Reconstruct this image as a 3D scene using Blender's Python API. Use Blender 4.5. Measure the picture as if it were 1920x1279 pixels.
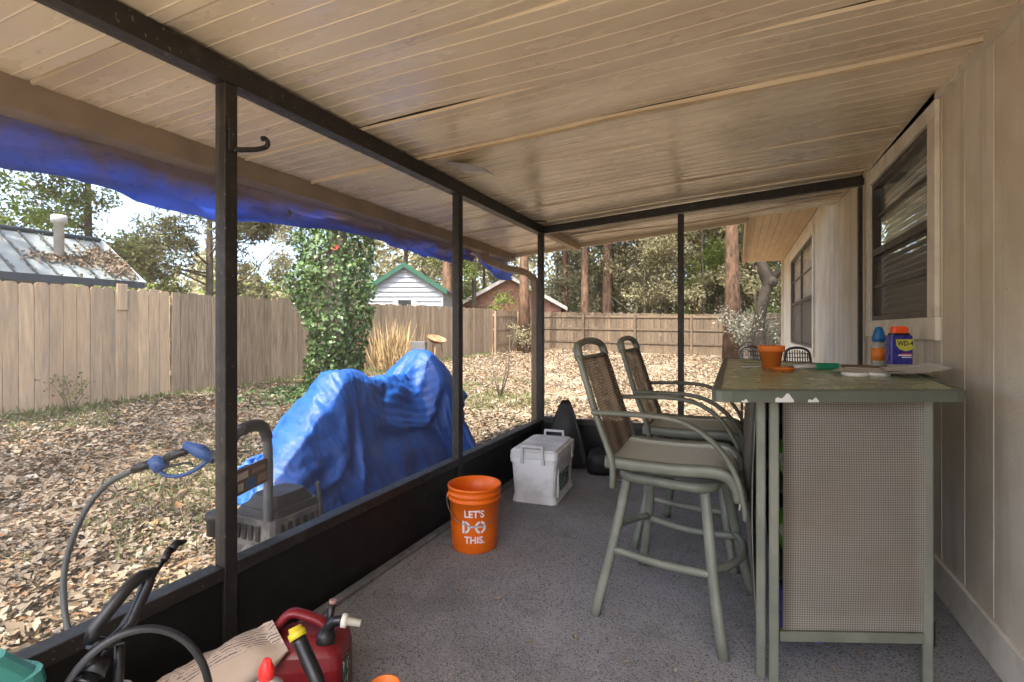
import bpy, math, random
import numpy as np
from mathutils import Vector, Matrix, Euler, noise as mnoise

# ------------------------------------------------------------------ camera, sky, sun, exposure
scene = bpy.context.scene
for o in list(bpy.data.objects): bpy.data.objects.remove(o, do_unlink=True)
col = scene.collection
TH = 0.4163
cam_d = bpy.data.cameras.new('camera'); cam = bpy.data.objects.new('camera', cam_d); col.objects.link(cam)
cam.location = (0, 0, 1.29); cam.rotation_euler = (math.pi/2, 0, TH)
cam_d.sensor_width = 36.0; cam_d.lens = 17.99; cam_d.shift_y = -0.012
cam_d.clip_start = 0.02; cam_d.clip_end = 2000
scene.camera = cam
SUN_EL, SUN_AZ = math.radians(60), math.radians(183)      # azimuth clockwise from +Y
world = bpy.data.worlds.new('World'); scene.world = world; world.use_nodes = True
wn = world.node_tree.nodes; wl = world.node_tree.links; wn.clear()
sky = wn.new('ShaderNodeTexSky'); sky.sky_type = 'NISHITA'; sky.sun_disc = False
sky.sun_elevation = SUN_EL; sky.sun_rotation = SUN_AZ; sky.dust_density = 4.5; sky.air_density = 0.8; sky.ozone_density = 0.6
bg = wn.new('ShaderNodeBackground'); bg.inputs['Strength'].default_value = 0.15
wo = wn.new('ShaderNodeOutputWorld'); wl.new(sky.outputs[0], bg.inputs[0]); wl.new(bg.outputs[0], wo.inputs[0])
sun_d = bpy.data.lights.new('sun', 'SUN'); sun_d.energy = 2.2; sun_d.angle = math.radians(0.6); sun_d.color = (1.0, 0.93, 0.82)
sun = bpy.data.objects.new('sun', sun_d); col.objects.link(sun)
to_sun = Vector((math.sin(SUN_AZ)*math.cos(SUN_EL), math.cos(SUN_AZ)*math.cos(SUN_EL), math.sin(SUN_EL)))
sun.rotation_euler = to_sun.to_track_quat('Z', 'Y').to_euler(); sun.location = (0, -20, 30)
vs = scene.view_settings; vs.view_transform = 'Standard'; vs.look = 'None'; vs.gamma = 1.0; vs.exposure = 2.5; vs.use_curve_mapping = False
scene.cycles.max_bounces = 10; scene.cycles.diffuse_bounces = 6; scene.cycles.glossy_bounces = 3
scene.cycles.transparent_max_bounces = 12; scene.cycles.transmission_bounces = 4
scene.cycles.caustics_reflective = False; scene.cycles.caustics_refractive = False
scene.cycles.use_denoising = True

rnd = random.Random(7); nr = np.random.default_rng(11)
PI = math.pi
V = Vector

# ------------------------------------------------------------------ materials
MATS = {}
def mat(name, base, rough=.6, var=.18, scale=6.0, bump=0.0, bscale=60.0, metal=0.0, spec=.4, base2=None, mixscale=3.0,
        mixlo=.45, mixhi=.6, stretch=(1, 1, 1), objvar=0.0, island=None, trans=0.0, emit=None, alpha=None, coat=0.0, bstretch=None, extra=None):
    """Principled material: noise value variation, optional second colour in blotches, per-object variation, fine relief."""
    m = bpy.data.materials.new(name); m.use_nodes = True; MATS[name] = m
    nt = m.node_tree; N = nt.nodes; Lk = nt.links; N.clear()
    out = N.new('ShaderNodeOutputMaterial'); p = N.new('ShaderNodeBsdfPrincipled')
    p.inputs['Roughness'].default_value = rough; p.inputs['Metallic'].default_value = metal
    p.inputs['Specular IOR Level'].default_value = spec
    if coat: p.inputs['Coat Weight'].default_value = coat; p.inputs['Coat Roughness'].default_value = .15
    tc = N.new('ShaderNodeTexCoord'); oi = N.new('ShaderNodeObjectInfo')
    mul = N.new('ShaderNodeVectorMath'); mul.operation = 'SCALE'; mul.inputs[0].default_value = (37.1, 19.7, 53.3)
    Lk.new(oi.outputs['Random'], mul.inputs['Scale'])
    add = N.new('ShaderNodeVectorMath'); add.operation = 'ADD'
    mp = N.new('ShaderNodeMapping'); mp.inputs['Scale'].default_value = stretch
    Lk.new(tc.outputs['Object'], mp.inputs['Vector']); Lk.new(mp.outputs[0], add.inputs[0]); Lk.new(mul.outputs[0], add.inputs[1])
    vec = add.outputs[0]
    def noise(sc, det=5, rg=.6):
        n = N.new('ShaderNodeTexNoise'); n.inputs['Scale'].default_value = sc; n.inputs['Detail'].default_value = det
        n.inputs['Roughness'].default_value = rg; Lk.new(vec, n.inputs['Vector']); return n.outputs['Fac']
    def mixc(a, b, f):
        mx = N.new('ShaderNodeMix'); mx.data_type = 'RGBA'
        for s, v in ((6, a), (7, b)):
            if hasattr(v, 'links'): Lk.new(v, mx.inputs[s])
            else: mx.inputs[s].default_value = (*v, 1)
        if hasattr(f, 'links'): Lk.new(f, mx.inputs[0])
        else: mx.inputs[0].default_value = f
        return mx.outputs[2]
    def ramp(f, lo, hi, a=0.0, b=1.0):
        r = N.new('ShaderNodeMapRange'); Lk.new(f, r.inputs[0])
        for i, v in ((1, lo), (2, hi), (3, a), (4, b)): r.inputs[i].default_value = v
        return r.outputs[0]
    cur = tuple(base)
    if island:                                             # every leaf or blade has its own colour
        g = N.new('ShaderNodeNewGeometry'); cr = N.new('ShaderNodeValToRGB')
        cr.color_ramp.interpolation = 'LINEAR'
        el = cr.color_ramp.elements
        while len(el) < len(island): el.new(.5)
        for i, c in enumerate(island): el[i].position = i/(len(island)-1); el[i].color = (*c, 1)
        Lk.new(g.outputs['Random Per Island'], cr.inputs[0]); cur = cr.outputs[0]
    if base2 is not None:
        f = ramp(noise(mixscale), mixlo, mixhi); cur = mixc(cur, base2, f)
    if extra: cur = extra(N, Lk, tc, vec, cur, mixc, ramp, noise)
    hv = N.new('ShaderNodeHueSaturation')
    if hasattr(cur, 'links'): Lk.new(cur, hv.inputs['Color'])
    else: hv.inputs['Color'].default_value = (*cur, 1)
    val = ramp(noise(scale), .3, .7, 1-var, 1+var)
    if objvar:
        mm = N.new('ShaderNodeMath'); mm.operation = 'MULTIPLY'; Lk.new(val, mm.inputs[0])
        Lk.new(ramp(oi.outputs['Random'], 0, 1, 1-objvar, 1+objvar), mm.inputs[1]); val = mm.outputs[0]
    Lk.new(val, hv.inputs['Value']); colr = hv.outputs[0]
    Lk.new(colr, p.inputs['Base Color'])
    Lk.new(ramp(noise(scale*2.3), .3, .7, max(.02, rough-.1), min(1, rough+.1)), p.inputs['Roughness'])
    if emit: p.inputs['Emission Color'].default_value = (*emit[0], 1); p.inputs['Emission Strength'].default_value = emit[1]
    if bump:
        b = N.new('ShaderNodeBump'); b.inputs['Strength'].default_value = 1.0; b.inputs['Distance'].default_value = bump
        nb = N.new('ShaderNodeTexNoise'); nb.inputs['Scale'].default_value = bscale; nb.inputs['Detail'].default_value = 4
        if bstretch:
            mp2 = N.new('ShaderNodeMapping'); mp2.inputs['Scale'].default_value = bstretch; Lk.new(tc.outputs['Object'], mp2.inputs[0]); Lk.new(mp2.outputs[0], nb.inputs['Vector'])
        else: Lk.new(vec, nb.inputs['Vector'])
        Lk.new(nb.outputs['Fac'], b.inputs['Height']); Lk.new(b.outputs[0], p.inputs['Normal'])
    sh = p.outputs[0]
    if trans:
        t = N.new('ShaderNodeBsdfTranslucent'); Lk.new(colr, t.inputs['Color']); ms = N.new('ShaderNodeMixShader'); ms.inputs[0].default_value = trans
        Lk.new(sh, ms.inputs[1]); Lk.new(t.outputs[0], ms.inputs[2]); sh = ms.outputs[0]
    if alpha is not None:
        t = N.new('ShaderNodeBsdfTransparent'); ms = N.new('ShaderNodeMixShader'); ms.inputs[0].default_value = alpha
        Lk.new(t.outputs[0], ms.inputs[1]); Lk.new(sh, ms.inputs[2]); sh = ms.outputs[0]
    Lk.new(sh, out.inputs[0]); return m

def glass_mat(name, tint, refl_rough=.03, haze=.03):
    m = bpy.data.materials.new(name); m.use_nodes = True; MATS[name] = m
    N = m.node_tree.nodes; Lk = m.node_tree.links; N.clear()
    out = N.new('ShaderNodeOutputMaterial'); t = N.new('ShaderNodeBsdfTransparent'); t.inputs[0].default_value = (*tint, 1)
    g = N.new('ShaderNodeBsdfGlossy'); g.inputs['Roughness'].default_value = refl_rough
    lw = N.new('ShaderNodeLayerWeight'); lw.inputs[0].default_value = .5
    pw_ = N.new('ShaderNodeMath'); pw_.operation = 'POWER'; pw_.inputs[1].default_value = 4.0; Lk.new(lw.outputs['Facing'], pw_.inputs[0])
    fr = N.new('ShaderNodeMath'); fr.operation = 'MULTIPLY_ADD'; fr.inputs[1].default_value = .38; fr.inputs[2].default_value = .03; Lk.new(pw_.outputs[0], fr.inputs[0])
    d = N.new('ShaderNodeBsdfDiffuse'); d.inputs[0].default_value = (.55, .52, .45, 1)
    m1 = N.new('ShaderNodeMixShader'); m1.inputs[0].default_value = haze; Lk.new(t.outputs[0], m1.inputs[1]); Lk.new(d.outputs[0], m1.inputs[2])
    m2 = N.new('ShaderNodeMixShader'); Lk.new(fr.outputs[0], m2.inputs[0]); Lk.new(m1.outputs[0], m2.inputs[1]); Lk.new(g.outputs[0], m2.inputs[2])
    Lk.new(m2.outputs[0], out.inputs[0]); return m

# ------------------------------------------------------------------ mesh helpers
class MB:
    """Collects shapes, then links them as ONE mesh object."""
    def __init__(s): s.v = []; s.f = []; s.sm = []
    def add(s, vs_, fs, smooth=False, M=None):
        o = len(s.v)
        for p in vs_:
            p = V(p)
            s.v.append(tuple(M @ p) if M is not None else tuple(p))
        for f in fs: s.f.append([i+o for i in f]); s.sm.append(smooth)
        return s
    def box(s, c, sz, ch=0.0, M=None, rot=None):
        c = V(c); hx, hy, hz = [d/2 for d in sz]
        if rot is not None:
            R = Euler(rot).to_matrix().to_4x4(); R = Matrix.Translation(c) @ R; c = V((0, 0, 0)); M = R if M is None else M @ R
        if ch <= 0:
            vv = [(c.x+a*hx, c.y+b*hy, c.z+d*hz) for a in (-1, 1) for b in (-1, 1) for d in (-1, 1)]
            return s.add(vv, [(0, 1, 3, 2), (4, 6, 7, 5), (0, 4, 5, 1), (2, 3, 7, 6), (0, 2, 6, 4), (1, 5, 7, 3)], False, M)
        ch = min(ch, hx*.98, hy*.98, hz*.98); vv = []; idx = {}
        for a in (-1, 1):
            for b in (-1, 1):
                for d in (-1, 1):
                    for k in range(3):
                        h = [hx-ch, hy-ch, hz-ch]; h[k] += ch
                        idx[a, b, d, k] = len(vv); vv.append((c.x+a*h[0], c.y+b*h[1], c.z+d*h[2]))
        F = []
        for k in range(3):
            o1, o2 = (k+1) % 3, (k+2) % 3
            for sg in (-1, 1):
                q = []
                for (p, r) in ((-1, -1), (1, -1), (1, 1), (-1, 1)):
                    t = [0, 0, 0]; t[k] = sg; t[o1] = p; t[o2] = r; q.append(idx[t[0], t[1], t[2], k])
                F.append(q if sg > 0 else q[::-1])
        for k in range(3):
            o1, o2 = (k+1) % 3, (k+2) % 3
            for p in (-1, 1):
                for r in (-1, 1):
                    t0 = [0, 0, 0]; t0[k] = -1; t0[o1] = p; t0[o2] = r; t1 = list(t0); t1[k] = 1
                    q = [idx[(*t0, o1)], idx[(*t1, o1)], idx[(*t1, o2)], idx[(*t0, o2)]]
                    F.append(q if p*r < 0 else q[::-1])
        for a in (-1, 1):
            for b in (-1, 1):
                for d in (-1, 1):
                    q = [idx[a, b, d, k] for k in range(3)]; F.append(q if a*b*d > 0 else q[::-1])
        return s.add(vv, F, False, M)
    def tube(s, pts, r, n=8, cap=True, smooth=True, M=None, flat=None, up=None):
        """Swept tube; r is one radius or one per point; flat=(w,h) scales of the section (flat bar)."""
        pts = [V(p) for p in pts]; k = len(pts); rs = r if isinstance(r, (list, tuple)) else [r]*k
        vv = []; F = []; side = None
        for i, p in enumerate(pts):
            d = (pts[min(i+1, k-1)] - pts[max(i-1, 0)]).normalized()
            if side is None:
                u = V(up) if up else (V((0, 0, 1)) if abs(d.z) < .9 else V((1, 0, 0)))
                side = d.cross(u).normalized()
            else:
                side = (side - d*side.dot(d)).normalized()
            oth = side.cross(d).normalized()
            a, b = flat if flat else (1, 1)
            for j in range(n):
                t = 2*PI*(j+.5)/n
                vv.append(p + side*(math.cos(t)*rs[i]*a) + oth*(math.sin(t)*rs[i]*b))
        for i in range(k-1):
            for j in range(n): F.append((i*n+j, i*n+(j+1) % n, (i+1)*n+(j+1) % n, (i+1)*n+j))
        o = len(s.v); s.add(vv, F, smooth, M)
        if cap: s.f.append([o+j for j in range(n)][::-1]); s.sm.append(False); s.f.append([o+(k-1)*n+j for j in range(n)]); s.sm.append(False)
        return s
    def lathe(s, prof, n=24, M=None, smooth=True, c=(0, 0, 0), sx=1.0, sy=1.0):
        vv = []; F = []; c = V(c)
        for (r, z) in prof:
            for j in range(n):
                t = 2*PI*j/n; vv.append((c.x+r*sx*math.cos(t), c.y+r*sy*math.sin(t), c.z+z))
        for i in range(len(prof)-1):
            for j in range(n): F.append((i*n+j, i*n+(j+1) % n, (i+1)*n+(j+1) % n, (i+1)*n+j))
        o = len(s.v); s.add(vv, F, smooth, M)
        if prof[0][0] > 1e-5: s.f.append([o+j for j in range(n)][::-1]); s.sm.append(False)
        if prof[-1][0] > 1e-5: s.f.append([o+(len(prof)-1)*n+j for j in range(n)]); s.sm.append(False)
        return s
    def prism(s, poly, z0, z1, M=None):
        """poly: 2-D outline (counter-clockwise) in xy, extruded in z."""
        n = len(poly); vv = [(x, y, z0) for x, y in poly]+[(x, y, z1) for x, y in poly]
        F = [list(range(n))[::-1], [n+i for i in range(n)]]+[(i, (i+1) % n, n+(i+1) % n, n+i) for i in range(n)]
        return s.add(vv, F, False, M)
    def grid(s, P, smooth=True, thick=0.0, M=None):
        """P[i][j] points; thick>0 gives the sheet a real second side."""
        a = len(P); b = len(P[0]); vv = [V(p) for r in P for p in r]
        F = [(i*b+j, (i+1)*b+j, (i+1)*b+j+1, i*b+j+1) for i in range(a-1) for j in range(b-1)]
        if thick > 0:
            nn = [V((0, 0, 0)) for _ in vv]
            for f in F:
                q = (vv[f[2]]-vv[f[0]]).cross(vv[f[3]]-vv[f[1]])
                for i in f: nn[i] += q
            m = len(vv); v2 = [p - nn[i].normalized()*thick if nn[i].length > 0 else p for i, p in enumerate(vv)]
            F2 = [tuple(m+i for i in f[::-1]) for f in F]
            per = [i*b for i in range(a)]+[(a-1)*b+j for j in range(1, b)]+[i*b+b-1 for i in range(a-2, -1, -1)]+[j for j in range(b-2, 0, -1)]
            E = [(per[i], m+per[i], m+per[(i+1) % len(per)], per[(i+1) % len(per)])[::-1] for i in range(len(per))]
            return s.add(vv+v2, F+F2+E, smooth, M)
        return s.add(vv, F, smooth, M)
    def mesh(s, name, m):
        me = bpy.data.meshes.new(name); me.from_pydata(s.v, [], s.f)
        me.polygons.foreach_set('use_smooth', s.sm)
        if m is not None: me.materials.append(MATS[m])
        me.update(); return me
    def build(s, name, m, parent=None, loc=None, rot=None):
        return link(name, s.mesh(name, m), parent, loc, rot)

def link(name, me, parent=None, loc=None, rot=None):
    o = bpy.data.objects.new(name, me); col.objects.link(o)
    if parent is not None: o.parent = parent
    if loc is not None: o.location = loc
    if rot is not None: o.rotation_euler = rot
    return o
def tag(o, label=None, cat=None, group=None, kind=None):
    if label: o['label'] = label
    if cat: o['category'] = cat
    if group: o['group'] = group
    if kind: o['kind'] = kind
    return o
def thing(name, label, cat, loc=(0, 0, 0), rz=0.0, group=None):
    o = bpy.data.objects.new(name, None); col.objects.link(o); o.empty_display_size = .1
    o.location = loc; o.rotation_euler = (0, 0, rz); return tag(o, label, cat, group)
def copy_tree(o, parent=None):
    c = o.copy(); col.objects.link(c); c.parent = parent
    for ch in [q for q in bpy.data.objects if q.parent == o]: copy_tree(ch, c)
    return c
def arc(c, r, a0, a1, n, ax=(1, 0, 0), ay=(0, 0, 1)):
    c = V(c); ax = V(ax); ay = V(ay)
    return [c+ax*(r*math.cos(a0+(a1-a0)*i/(n-1)))+ay*(r*math.sin(a0+(a1-a0)*i/(n-1))) for i in range(n)]
def bez(ctrl, n=16):
    """Catmull-Rom through control points."""
    P = [V(p) for p in ctrl]; P = [P[0]*2-P[1]]+P+[P[-1]*2-P[-2]]; out = []
    for i in range(1, len(P)-2):
        for k in range(n):
            t = k/n; a, b, c, d = P[i-1:i+3]
            out.append(.5*((2*b)+(c-a)*t+(2*a-5*b+4*c-d)*t*t+(3*b-a-3*c+d)*t**3))
    out.append(P[-2]); return out
def text_mesh(s, size, off=0.0, ext=0.0):
    cu = bpy.data.curves.new('lettering', 'FONT'); cu.body = s; cu.size = size; cu.offset = off; cu.align_x = 'CENTER'; cu.align_y = 'CENTER'; cu.resolution_u = 4
    o = bpy.data.objects.new('lettering', cu); col.objects.link(o)
    dg = bpy.context.evaluated_depsgraph_get(); me = o.evaluated_get(dg).to_mesh()
    vv = [tuple(v.co) for v in me.vertices]; ff = [tuple(p.vertices) for p in me.polygons]
    o.evaluated_get(dg).to_mesh_clear(); bpy.data.objects.remove(o, do_unlink=True); bpy.data.curves.remove(cu)
    return vv, ff
def np_mesh(name, verts, faces, m, parent=None, smooth=False):
    """verts (N,3); faces (M,k) all the same size."""
    me = bpy.data.meshes.new(name); n, k = faces.shape
    me.vertices.add(len(verts)); me.vertices.foreach_set('co', verts.astype(np.float32).ravel())
    me.loops.add(n*k); me.loops.foreach_set('vertex_index', faces.astype(np.int32).ravel())
    me.polygons.add(n); me.polygons.foreach_set('loop_start', np.arange(0, n*k, k, dtype=np.int32)); me.polygons.foreach_set('loop_total', np.full(n, k, np.int32))
    if smooth: me.polygons.foreach_set('use_smooth', np.ones(n, bool))
    me.materials.append(MATS[m]); me.update(calc_edges=True); me.validate()
    return link(name, me, parent)
def rand_dirs(n, zb=0.0):
    d = nr.normal(size=(n, 3)); d[:, 2] += zb; return d/np.linalg.norm(d, axis=1, keepdims=True)
def leaves(name, C, size, m, parent=None, axis=None, normal=None, wid=.5, fold=.18):
    """Leaf-shaped faces (two folded triangles) at the points C."""
    n = len(C); size = np.broadcast_to(np.asarray(size, float), (n,))[:, None]
    A = rand_dirs(n) if axis is None else axis
    Nn = rand_dirs(n) if normal is None else normal
    S = np.cross(A, Nn); S /= np.linalg.norm(S, axis=1, keepdims=True)+1e-9; U = np.cross(S, A)
    v = np.empty((n, 4, 3)); v[:, 0] = C-A*size*.5; v[:, 2] = C+A*size*.5
    v[:, 1] = C+S*size*wid*.5+U*size*fold; v[:, 3] = C-S*size*wid*.5+U*size*fold
    b = (np.arange(n)*4)[:, None]; f = np.concatenate([b+np.array([[0, 1, 2]]), b+np.array([[0, 2, 3]])], 1).reshape(-1, 3)
    return np_mesh(name, v.reshape(-1, 3), f, m, parent)
def fbm(p, sc=1.0, oct=4):
    return mnoise.fractal(V(p)*sc, .9, 2.0, oct)
def ground_z(x, y):
    return -.10+.028*max(0, min(-x-1.9, 14))+.013*max(0, min(y-5, 30))
# ------------------------------------------------------------------ material library
def ceil_extra(N, Lk, tc, vec, cur, mixc, ramp, noise):
    cur = mixc(cur, (.40, .27, .155), ramp(noise(1.6, 6, .6), .40, .78, 0, .6))
    return mixc(cur, (.20, .13, .08), ramp(noise(34, 3, .6), .68, .76, 0, .7))
mat('ceiling_paint', (.76, .645, .465), rough=.26, var=.07, scale=2.5, bump=.0012, bscale=9, spec=.5, stretch=(.3, 1, 1), extra=ceil_extra, bstretch=(.25, 1, 1), objvar=.04)
def specks(N, Lk, tc, vec, cur, mixc, ramp, noise): return mixc(cur, (.24, .21, .17), ramp(noise(70, 2, .5), .69, .73, 0, .6))
mat('bronze', (.022, .019, .016), extra=specks, rough=.5, var=.3, scale=14, bump=.0004, bscale=150, spec=.45, base2=(.05, .045, .038), mixscale=9, mixlo=.56, mixhi=.75)
mat('kick_black', (.012, .011, .010), rough=.55, var=.3, scale=5, spec=.35)
mat('sill_grey', (.16, .155, .15), rough=.7, var=.3, scale=20, bump=.001, bscale=80)
def carpet_extra(N, Lk, tc, vec, cur, mixc, ramp, noise):
    cur = mixc(cur, (.12, .112, .105), ramp(noise(.9, 7, .72), .44, .70, 0, .8))
    cur = mixc(cur, (.06, .06, .066), ramp(noise(130, 2, .6), .52, .66, 0, .9))
    return mixc(cur, (.46, .47, .54), ramp(noise(170, 2, .6), .60, .70, 0, .8))
mat('floor_carpet', (.295, .288, .288), rough=.95, var=.1, scale=3, bump=.004, bscale=120, spec=.15, extra=carpet_extra)
def siding_x(N, Lk, tc, vec, cur, mixc, ramp, noise):
    mp = N.new('ShaderNodeMapping'); mp.inputs['Scale'].default_value = (6, 14, .7); Lk.new(tc.outputs['Object'], mp.inputs[0])
    n = N.new('ShaderNodeTexNoise'); n.inputs['Scale'].default_value = 1.0; n.inputs['Detail'].default_value = 5; Lk.new(mp.outputs[0], n.inputs['Vector'])
    cur = mixc(cur, (.38, .32, .235), ramp(n.outputs['Fac'], .52, .75, 0, .5))
    sp = N.new('ShaderNodeTexNoise'); sp.inputs['Scale'].default_value = 26; sp.inputs['Detail'].default_value = 2; Lk.new(tc.outputs['Object'], sp.inputs['Vector'])
    return mixc(cur, (.22, .18, .13), ramp(sp.outputs['Fac'], .74, .79, 0, .7))
mat('siding', (.71, .65, .54), extra=siding_x, rough=.7, var=.06, scale=3, bump=.0016, bscale=22, bstretch=(1, 2.5, 9), spec=.3, objvar=.035, base2=(.62, .54, .41), mixscale=1.6)
mat('groove_backing', (.30, .27, .22), rough=.8, var=.1)  # backing between the boards, a darker tone than the siding
mat('trim_paint', (.80, .74, .62), rough=.6, var=.05, scale=5, bump=.0008, bscale=40, base2=(.64, .58, .48), mixscale=5)
mat('window_bronze', (.055, .045, .036), rough=.5, var=.15)
mat('blind', (.78, .73, .63), rough=.6, var=.05)
mat('room', (.16, .14, .12), rough=.9, var=.1)
mat('bug_screen', (.16, .13, .10), rough=.9, var=.05, alpha=.36)
mat('porch_screen', (.30, .29, .265), rough=.9, var=.05, alpha=.09)  # screen colour lightened to lay a pale haze over the view
glass_mat('window_glass', (.95, .96, .94))
mat('soffit_wood', (.46, .335, .20), rough=.7, var=.15, scale=6, stretch=(1, .2, 1), bump=.001, bscale=40)
mat('fascia_wood', (.40, .26, .13), rough=.7, var=.2, scale=8)
mat('shingle', (.12, .11, .10), rough=.95, var=.3, scale=30)
mat('gutter_tan', (.26, .185, .115), rough=.55, var=.2, scale=5, spec=.35)
def tarp_dirt(N, Lk, tc, vec, cur, mixc, ramp, noise):
    sep = N.new('ShaderNodeSeparateXYZ'); Lk.new(tc.outputs['Object'], sep.inputs[0])
    a = N.new('ShaderNodeMath'); a.operation = 'ADD'; Lk.new(ramp(noise(2.2, 7, .65), .3, .7, -.09, .09), a.inputs[0]); Lk.new(sep.outputs['Z'], a.inputs[1])
    return mixc(cur, (.115, .066, .034), ramp(a.outputs[0], 2.0, 2.13, 0, .93))
mat('roof_tarp', (.032, .095, .55), rough=.33, var=.12, scale=6, trans=.45, spec=.5, extra=tarp_dirt, bump=.03, bscale=5, bstretch=(1, .35, 3))
def tarp_grime(N, Lk, tc, vec, cur, mixc, ramp, noise):
    return mixc(cur, (.09, .12, .21), ramp(noise(2.6, 7, .72), .55, .74, 0, .75))
mat('blue_tarp', (.009, .09, .41), rough=.52, var=.16, scale=5, spec=.45, bump=.007, bscale=24, trans=.1, extra=tarp_grime)
def knots(N, Lk, tc, vec, cur, mixc, ramp, noise):
    v = N.new('ShaderNodeTexVoronoi'); v.inputs['Scale'].default_value = 1.15; v.inputs['Randomness'].default_value = 1.0; Lk.new(vec, v.inputs['Vector'])
    cur = mixc(cur, (.15, .09, .05), ramp(v.outputs['Distance'], .035, .10, .8, 0))
    return mixc(cur, (.27, .225, .17), ramp(noise(1.1, 5, .6), .5, .72, 0, .7))
mat('fence_new', (.56, .40, .24), extra=knots, rough=.8, var=.15, scale=9, stretch=(4, 4, .35), bump=.002, bscale=60, bstretch=(6, 6, .5), objvar=.16, base2=(.46, .34, .22), mixscale=5, mixlo=.46, mixhi=.66, spec=.2)
mat('fence_old', (.37, .285, .19), extra=knots, rough=.85, var=.2, scale=9, stretch=(4, 4, .35), bump=.002, bscale=60, bstretch=(6, 6, .5), objvar=.17, base2=(.25, .185, .115), mixscale=5, mixlo=.44, mixhi=.66, spec=.2)
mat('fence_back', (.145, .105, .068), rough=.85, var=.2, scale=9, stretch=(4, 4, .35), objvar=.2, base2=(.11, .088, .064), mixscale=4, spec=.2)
def soil_extra(N, Lk, tc, vec, cur, mixc, ramp, noise):
    cur = mixc(cur, (.36, .29, .19), ramp(noise(9, 6, .75), .46, .6, 0, .9))
    cur = mixc(cur, (.50, .42, .31), ramp(noise(.45, 4, .6), .46, .62, 0, .55))
    return mixc(cur, (.10, .115, .045), ramp(noise(.7, 5, .6), .55, .66, 0, .6))
mat('soil', (.15, .11, .07), rough=.95, var=.2, scale=25, bump=.012, bscale=18, spec=.1, extra=soil_extra)
mat('leaf_litter', (.3, .2, .1), rough=.75, var=.1, spec=.2, trans=.15, island=[(.095, .07, .048), (.29, .235, .17), (.20, .155, .10), (.35, .305, .235), (.26, .145, .07), (.155, .125, .088), (.39, .35, .285)])
mat('grass_blade', (.1, .14, .05), rough=.8, var=.1, spec=.2, trans=.25, island=[(.09, .125, .04), (.15, .18, .065), (.22, .22, .11)])
mat('ivy_leaf', (.05, .1, .03), rough=.38, var=.1, spec=.5, trans=.12, island=[(.04, .085, .022), (.075, .14, .036), (.12, .20, .06), (.055, .10, .03), (.17, .24, .10)])
mat('tree_leaf', (.1, .14, .05), rough=.55, var=.1, spec=.3, trans=.35, island=[(.12, .15, .05), (.20, .225, .08), (.27, .285, .12), (.15, .165, .07)])
mat('bright_leaf', (.15, .22, .05), rough=.55, var=.1, spec=.3, trans=.4, island=[(.13, .20, .035), (.20, .28, .055), (.25, .30, .09), (.15, .20, .06)])
mat('olive_leaf', (.15, .16, .08), rough=.6, var=.1, spec=.25, trans=.3, island=[(.17, .17, .08), (.27, .255, .14), (.36, .33, .21), (.20, .185, .10)])
mat('needle', (.13, .15, .06), rough=.6, var=.1, spec=.25, trans=.3, island=[(.15, .165, .075), (.22, .23, .115), (.30, .285, .17), (.17, .16, .085)])
mat('grey_leaf', (.15, .16, .12), rough=.6, var=.1, spec=.25, trans=.2, island=[(.13, .135, .10), (.20, .20, .155), (.28, .275, .22), (.11, .105, .08)])
mat('pine_bark', (.18, .11, .072), rough=.95, var=.3, scale=9, stretch=(1, 1, .35), bump=.03, bscale=10, bstretch=(1, 1, .35), base2=(.10, .07, .05), mixscale=8, mixlo=.47, mixhi=.6, objvar=.2, spec=.1)
mat('grey_bark', (.15, .125, .10), rough=.95, var=.3, scale=9, stretch=(1, 1, .3), bump=.02, bscale=14, base2=(.10, .085, .07), mixscale=6, objvar=.2, spec=.1)
mat('dark_bark', (.045, .038, .03), rough=.95, var=.3, scale=9, bump=.02, bscale=14, spec=.1)
mat('dry_stalk', (.3, .22, .1), rough=.8, var=.1, island=[(.34, .23, .10), (.45, .34, .18), (.25, .16, .07)])
mat('metal_roof', (.21, .24, .235), rough=.62, var=.14, scale=2, stretch=(1, 1, .3), metal=.0, spec=.5, base2=(.18, .205, .20), mixscale=1.4)
mat('roof_edge', (.06, .075, .08), rough=.6)
mat('pipe_white', (.62, .6, .55), rough=.6)
mat('clapboard', (.33, .36, .39), rough=.6, var=.05)
mat('green_trim', (.02, .085, .055), rough=.5)
mat('dark_glass', (.02, .022, .025), rough=.08, spec=.6, var=.05)
def brick_extra(N, Lk, tc, vec, cur, mixc, ramp, noise):
    b = N.new('ShaderNodeTexBrick'); b.inputs['Scale'].default_value = 4.0; b.inputs['Color1'].default_value = (.27, .13, .085, 1); b.inputs['Color2'].default_value = (.20, .09, .06, 1); b.inputs['Mortar'].default_value = (.38, .32, .26, 1); b.inputs['Mortar Size'].default_value = .012
    b.inputs['Brick Width'].default_value = .8; b.inputs['Row Height'].default_value = .28
    mp = N.new('ShaderNodeMapping'); mp.inputs['Rotation'].default_value = (PI/2, 0, 0); Lk.new(tc.outputs['Object'], mp.inputs[0]); Lk.new(mp.outputs[0], b.inputs['Vector'])
    return b.outputs['Color']
mat('brick', (.25, .12, .08), rough=.9, var=.15, scale=5, extra=brick_extra)
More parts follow.
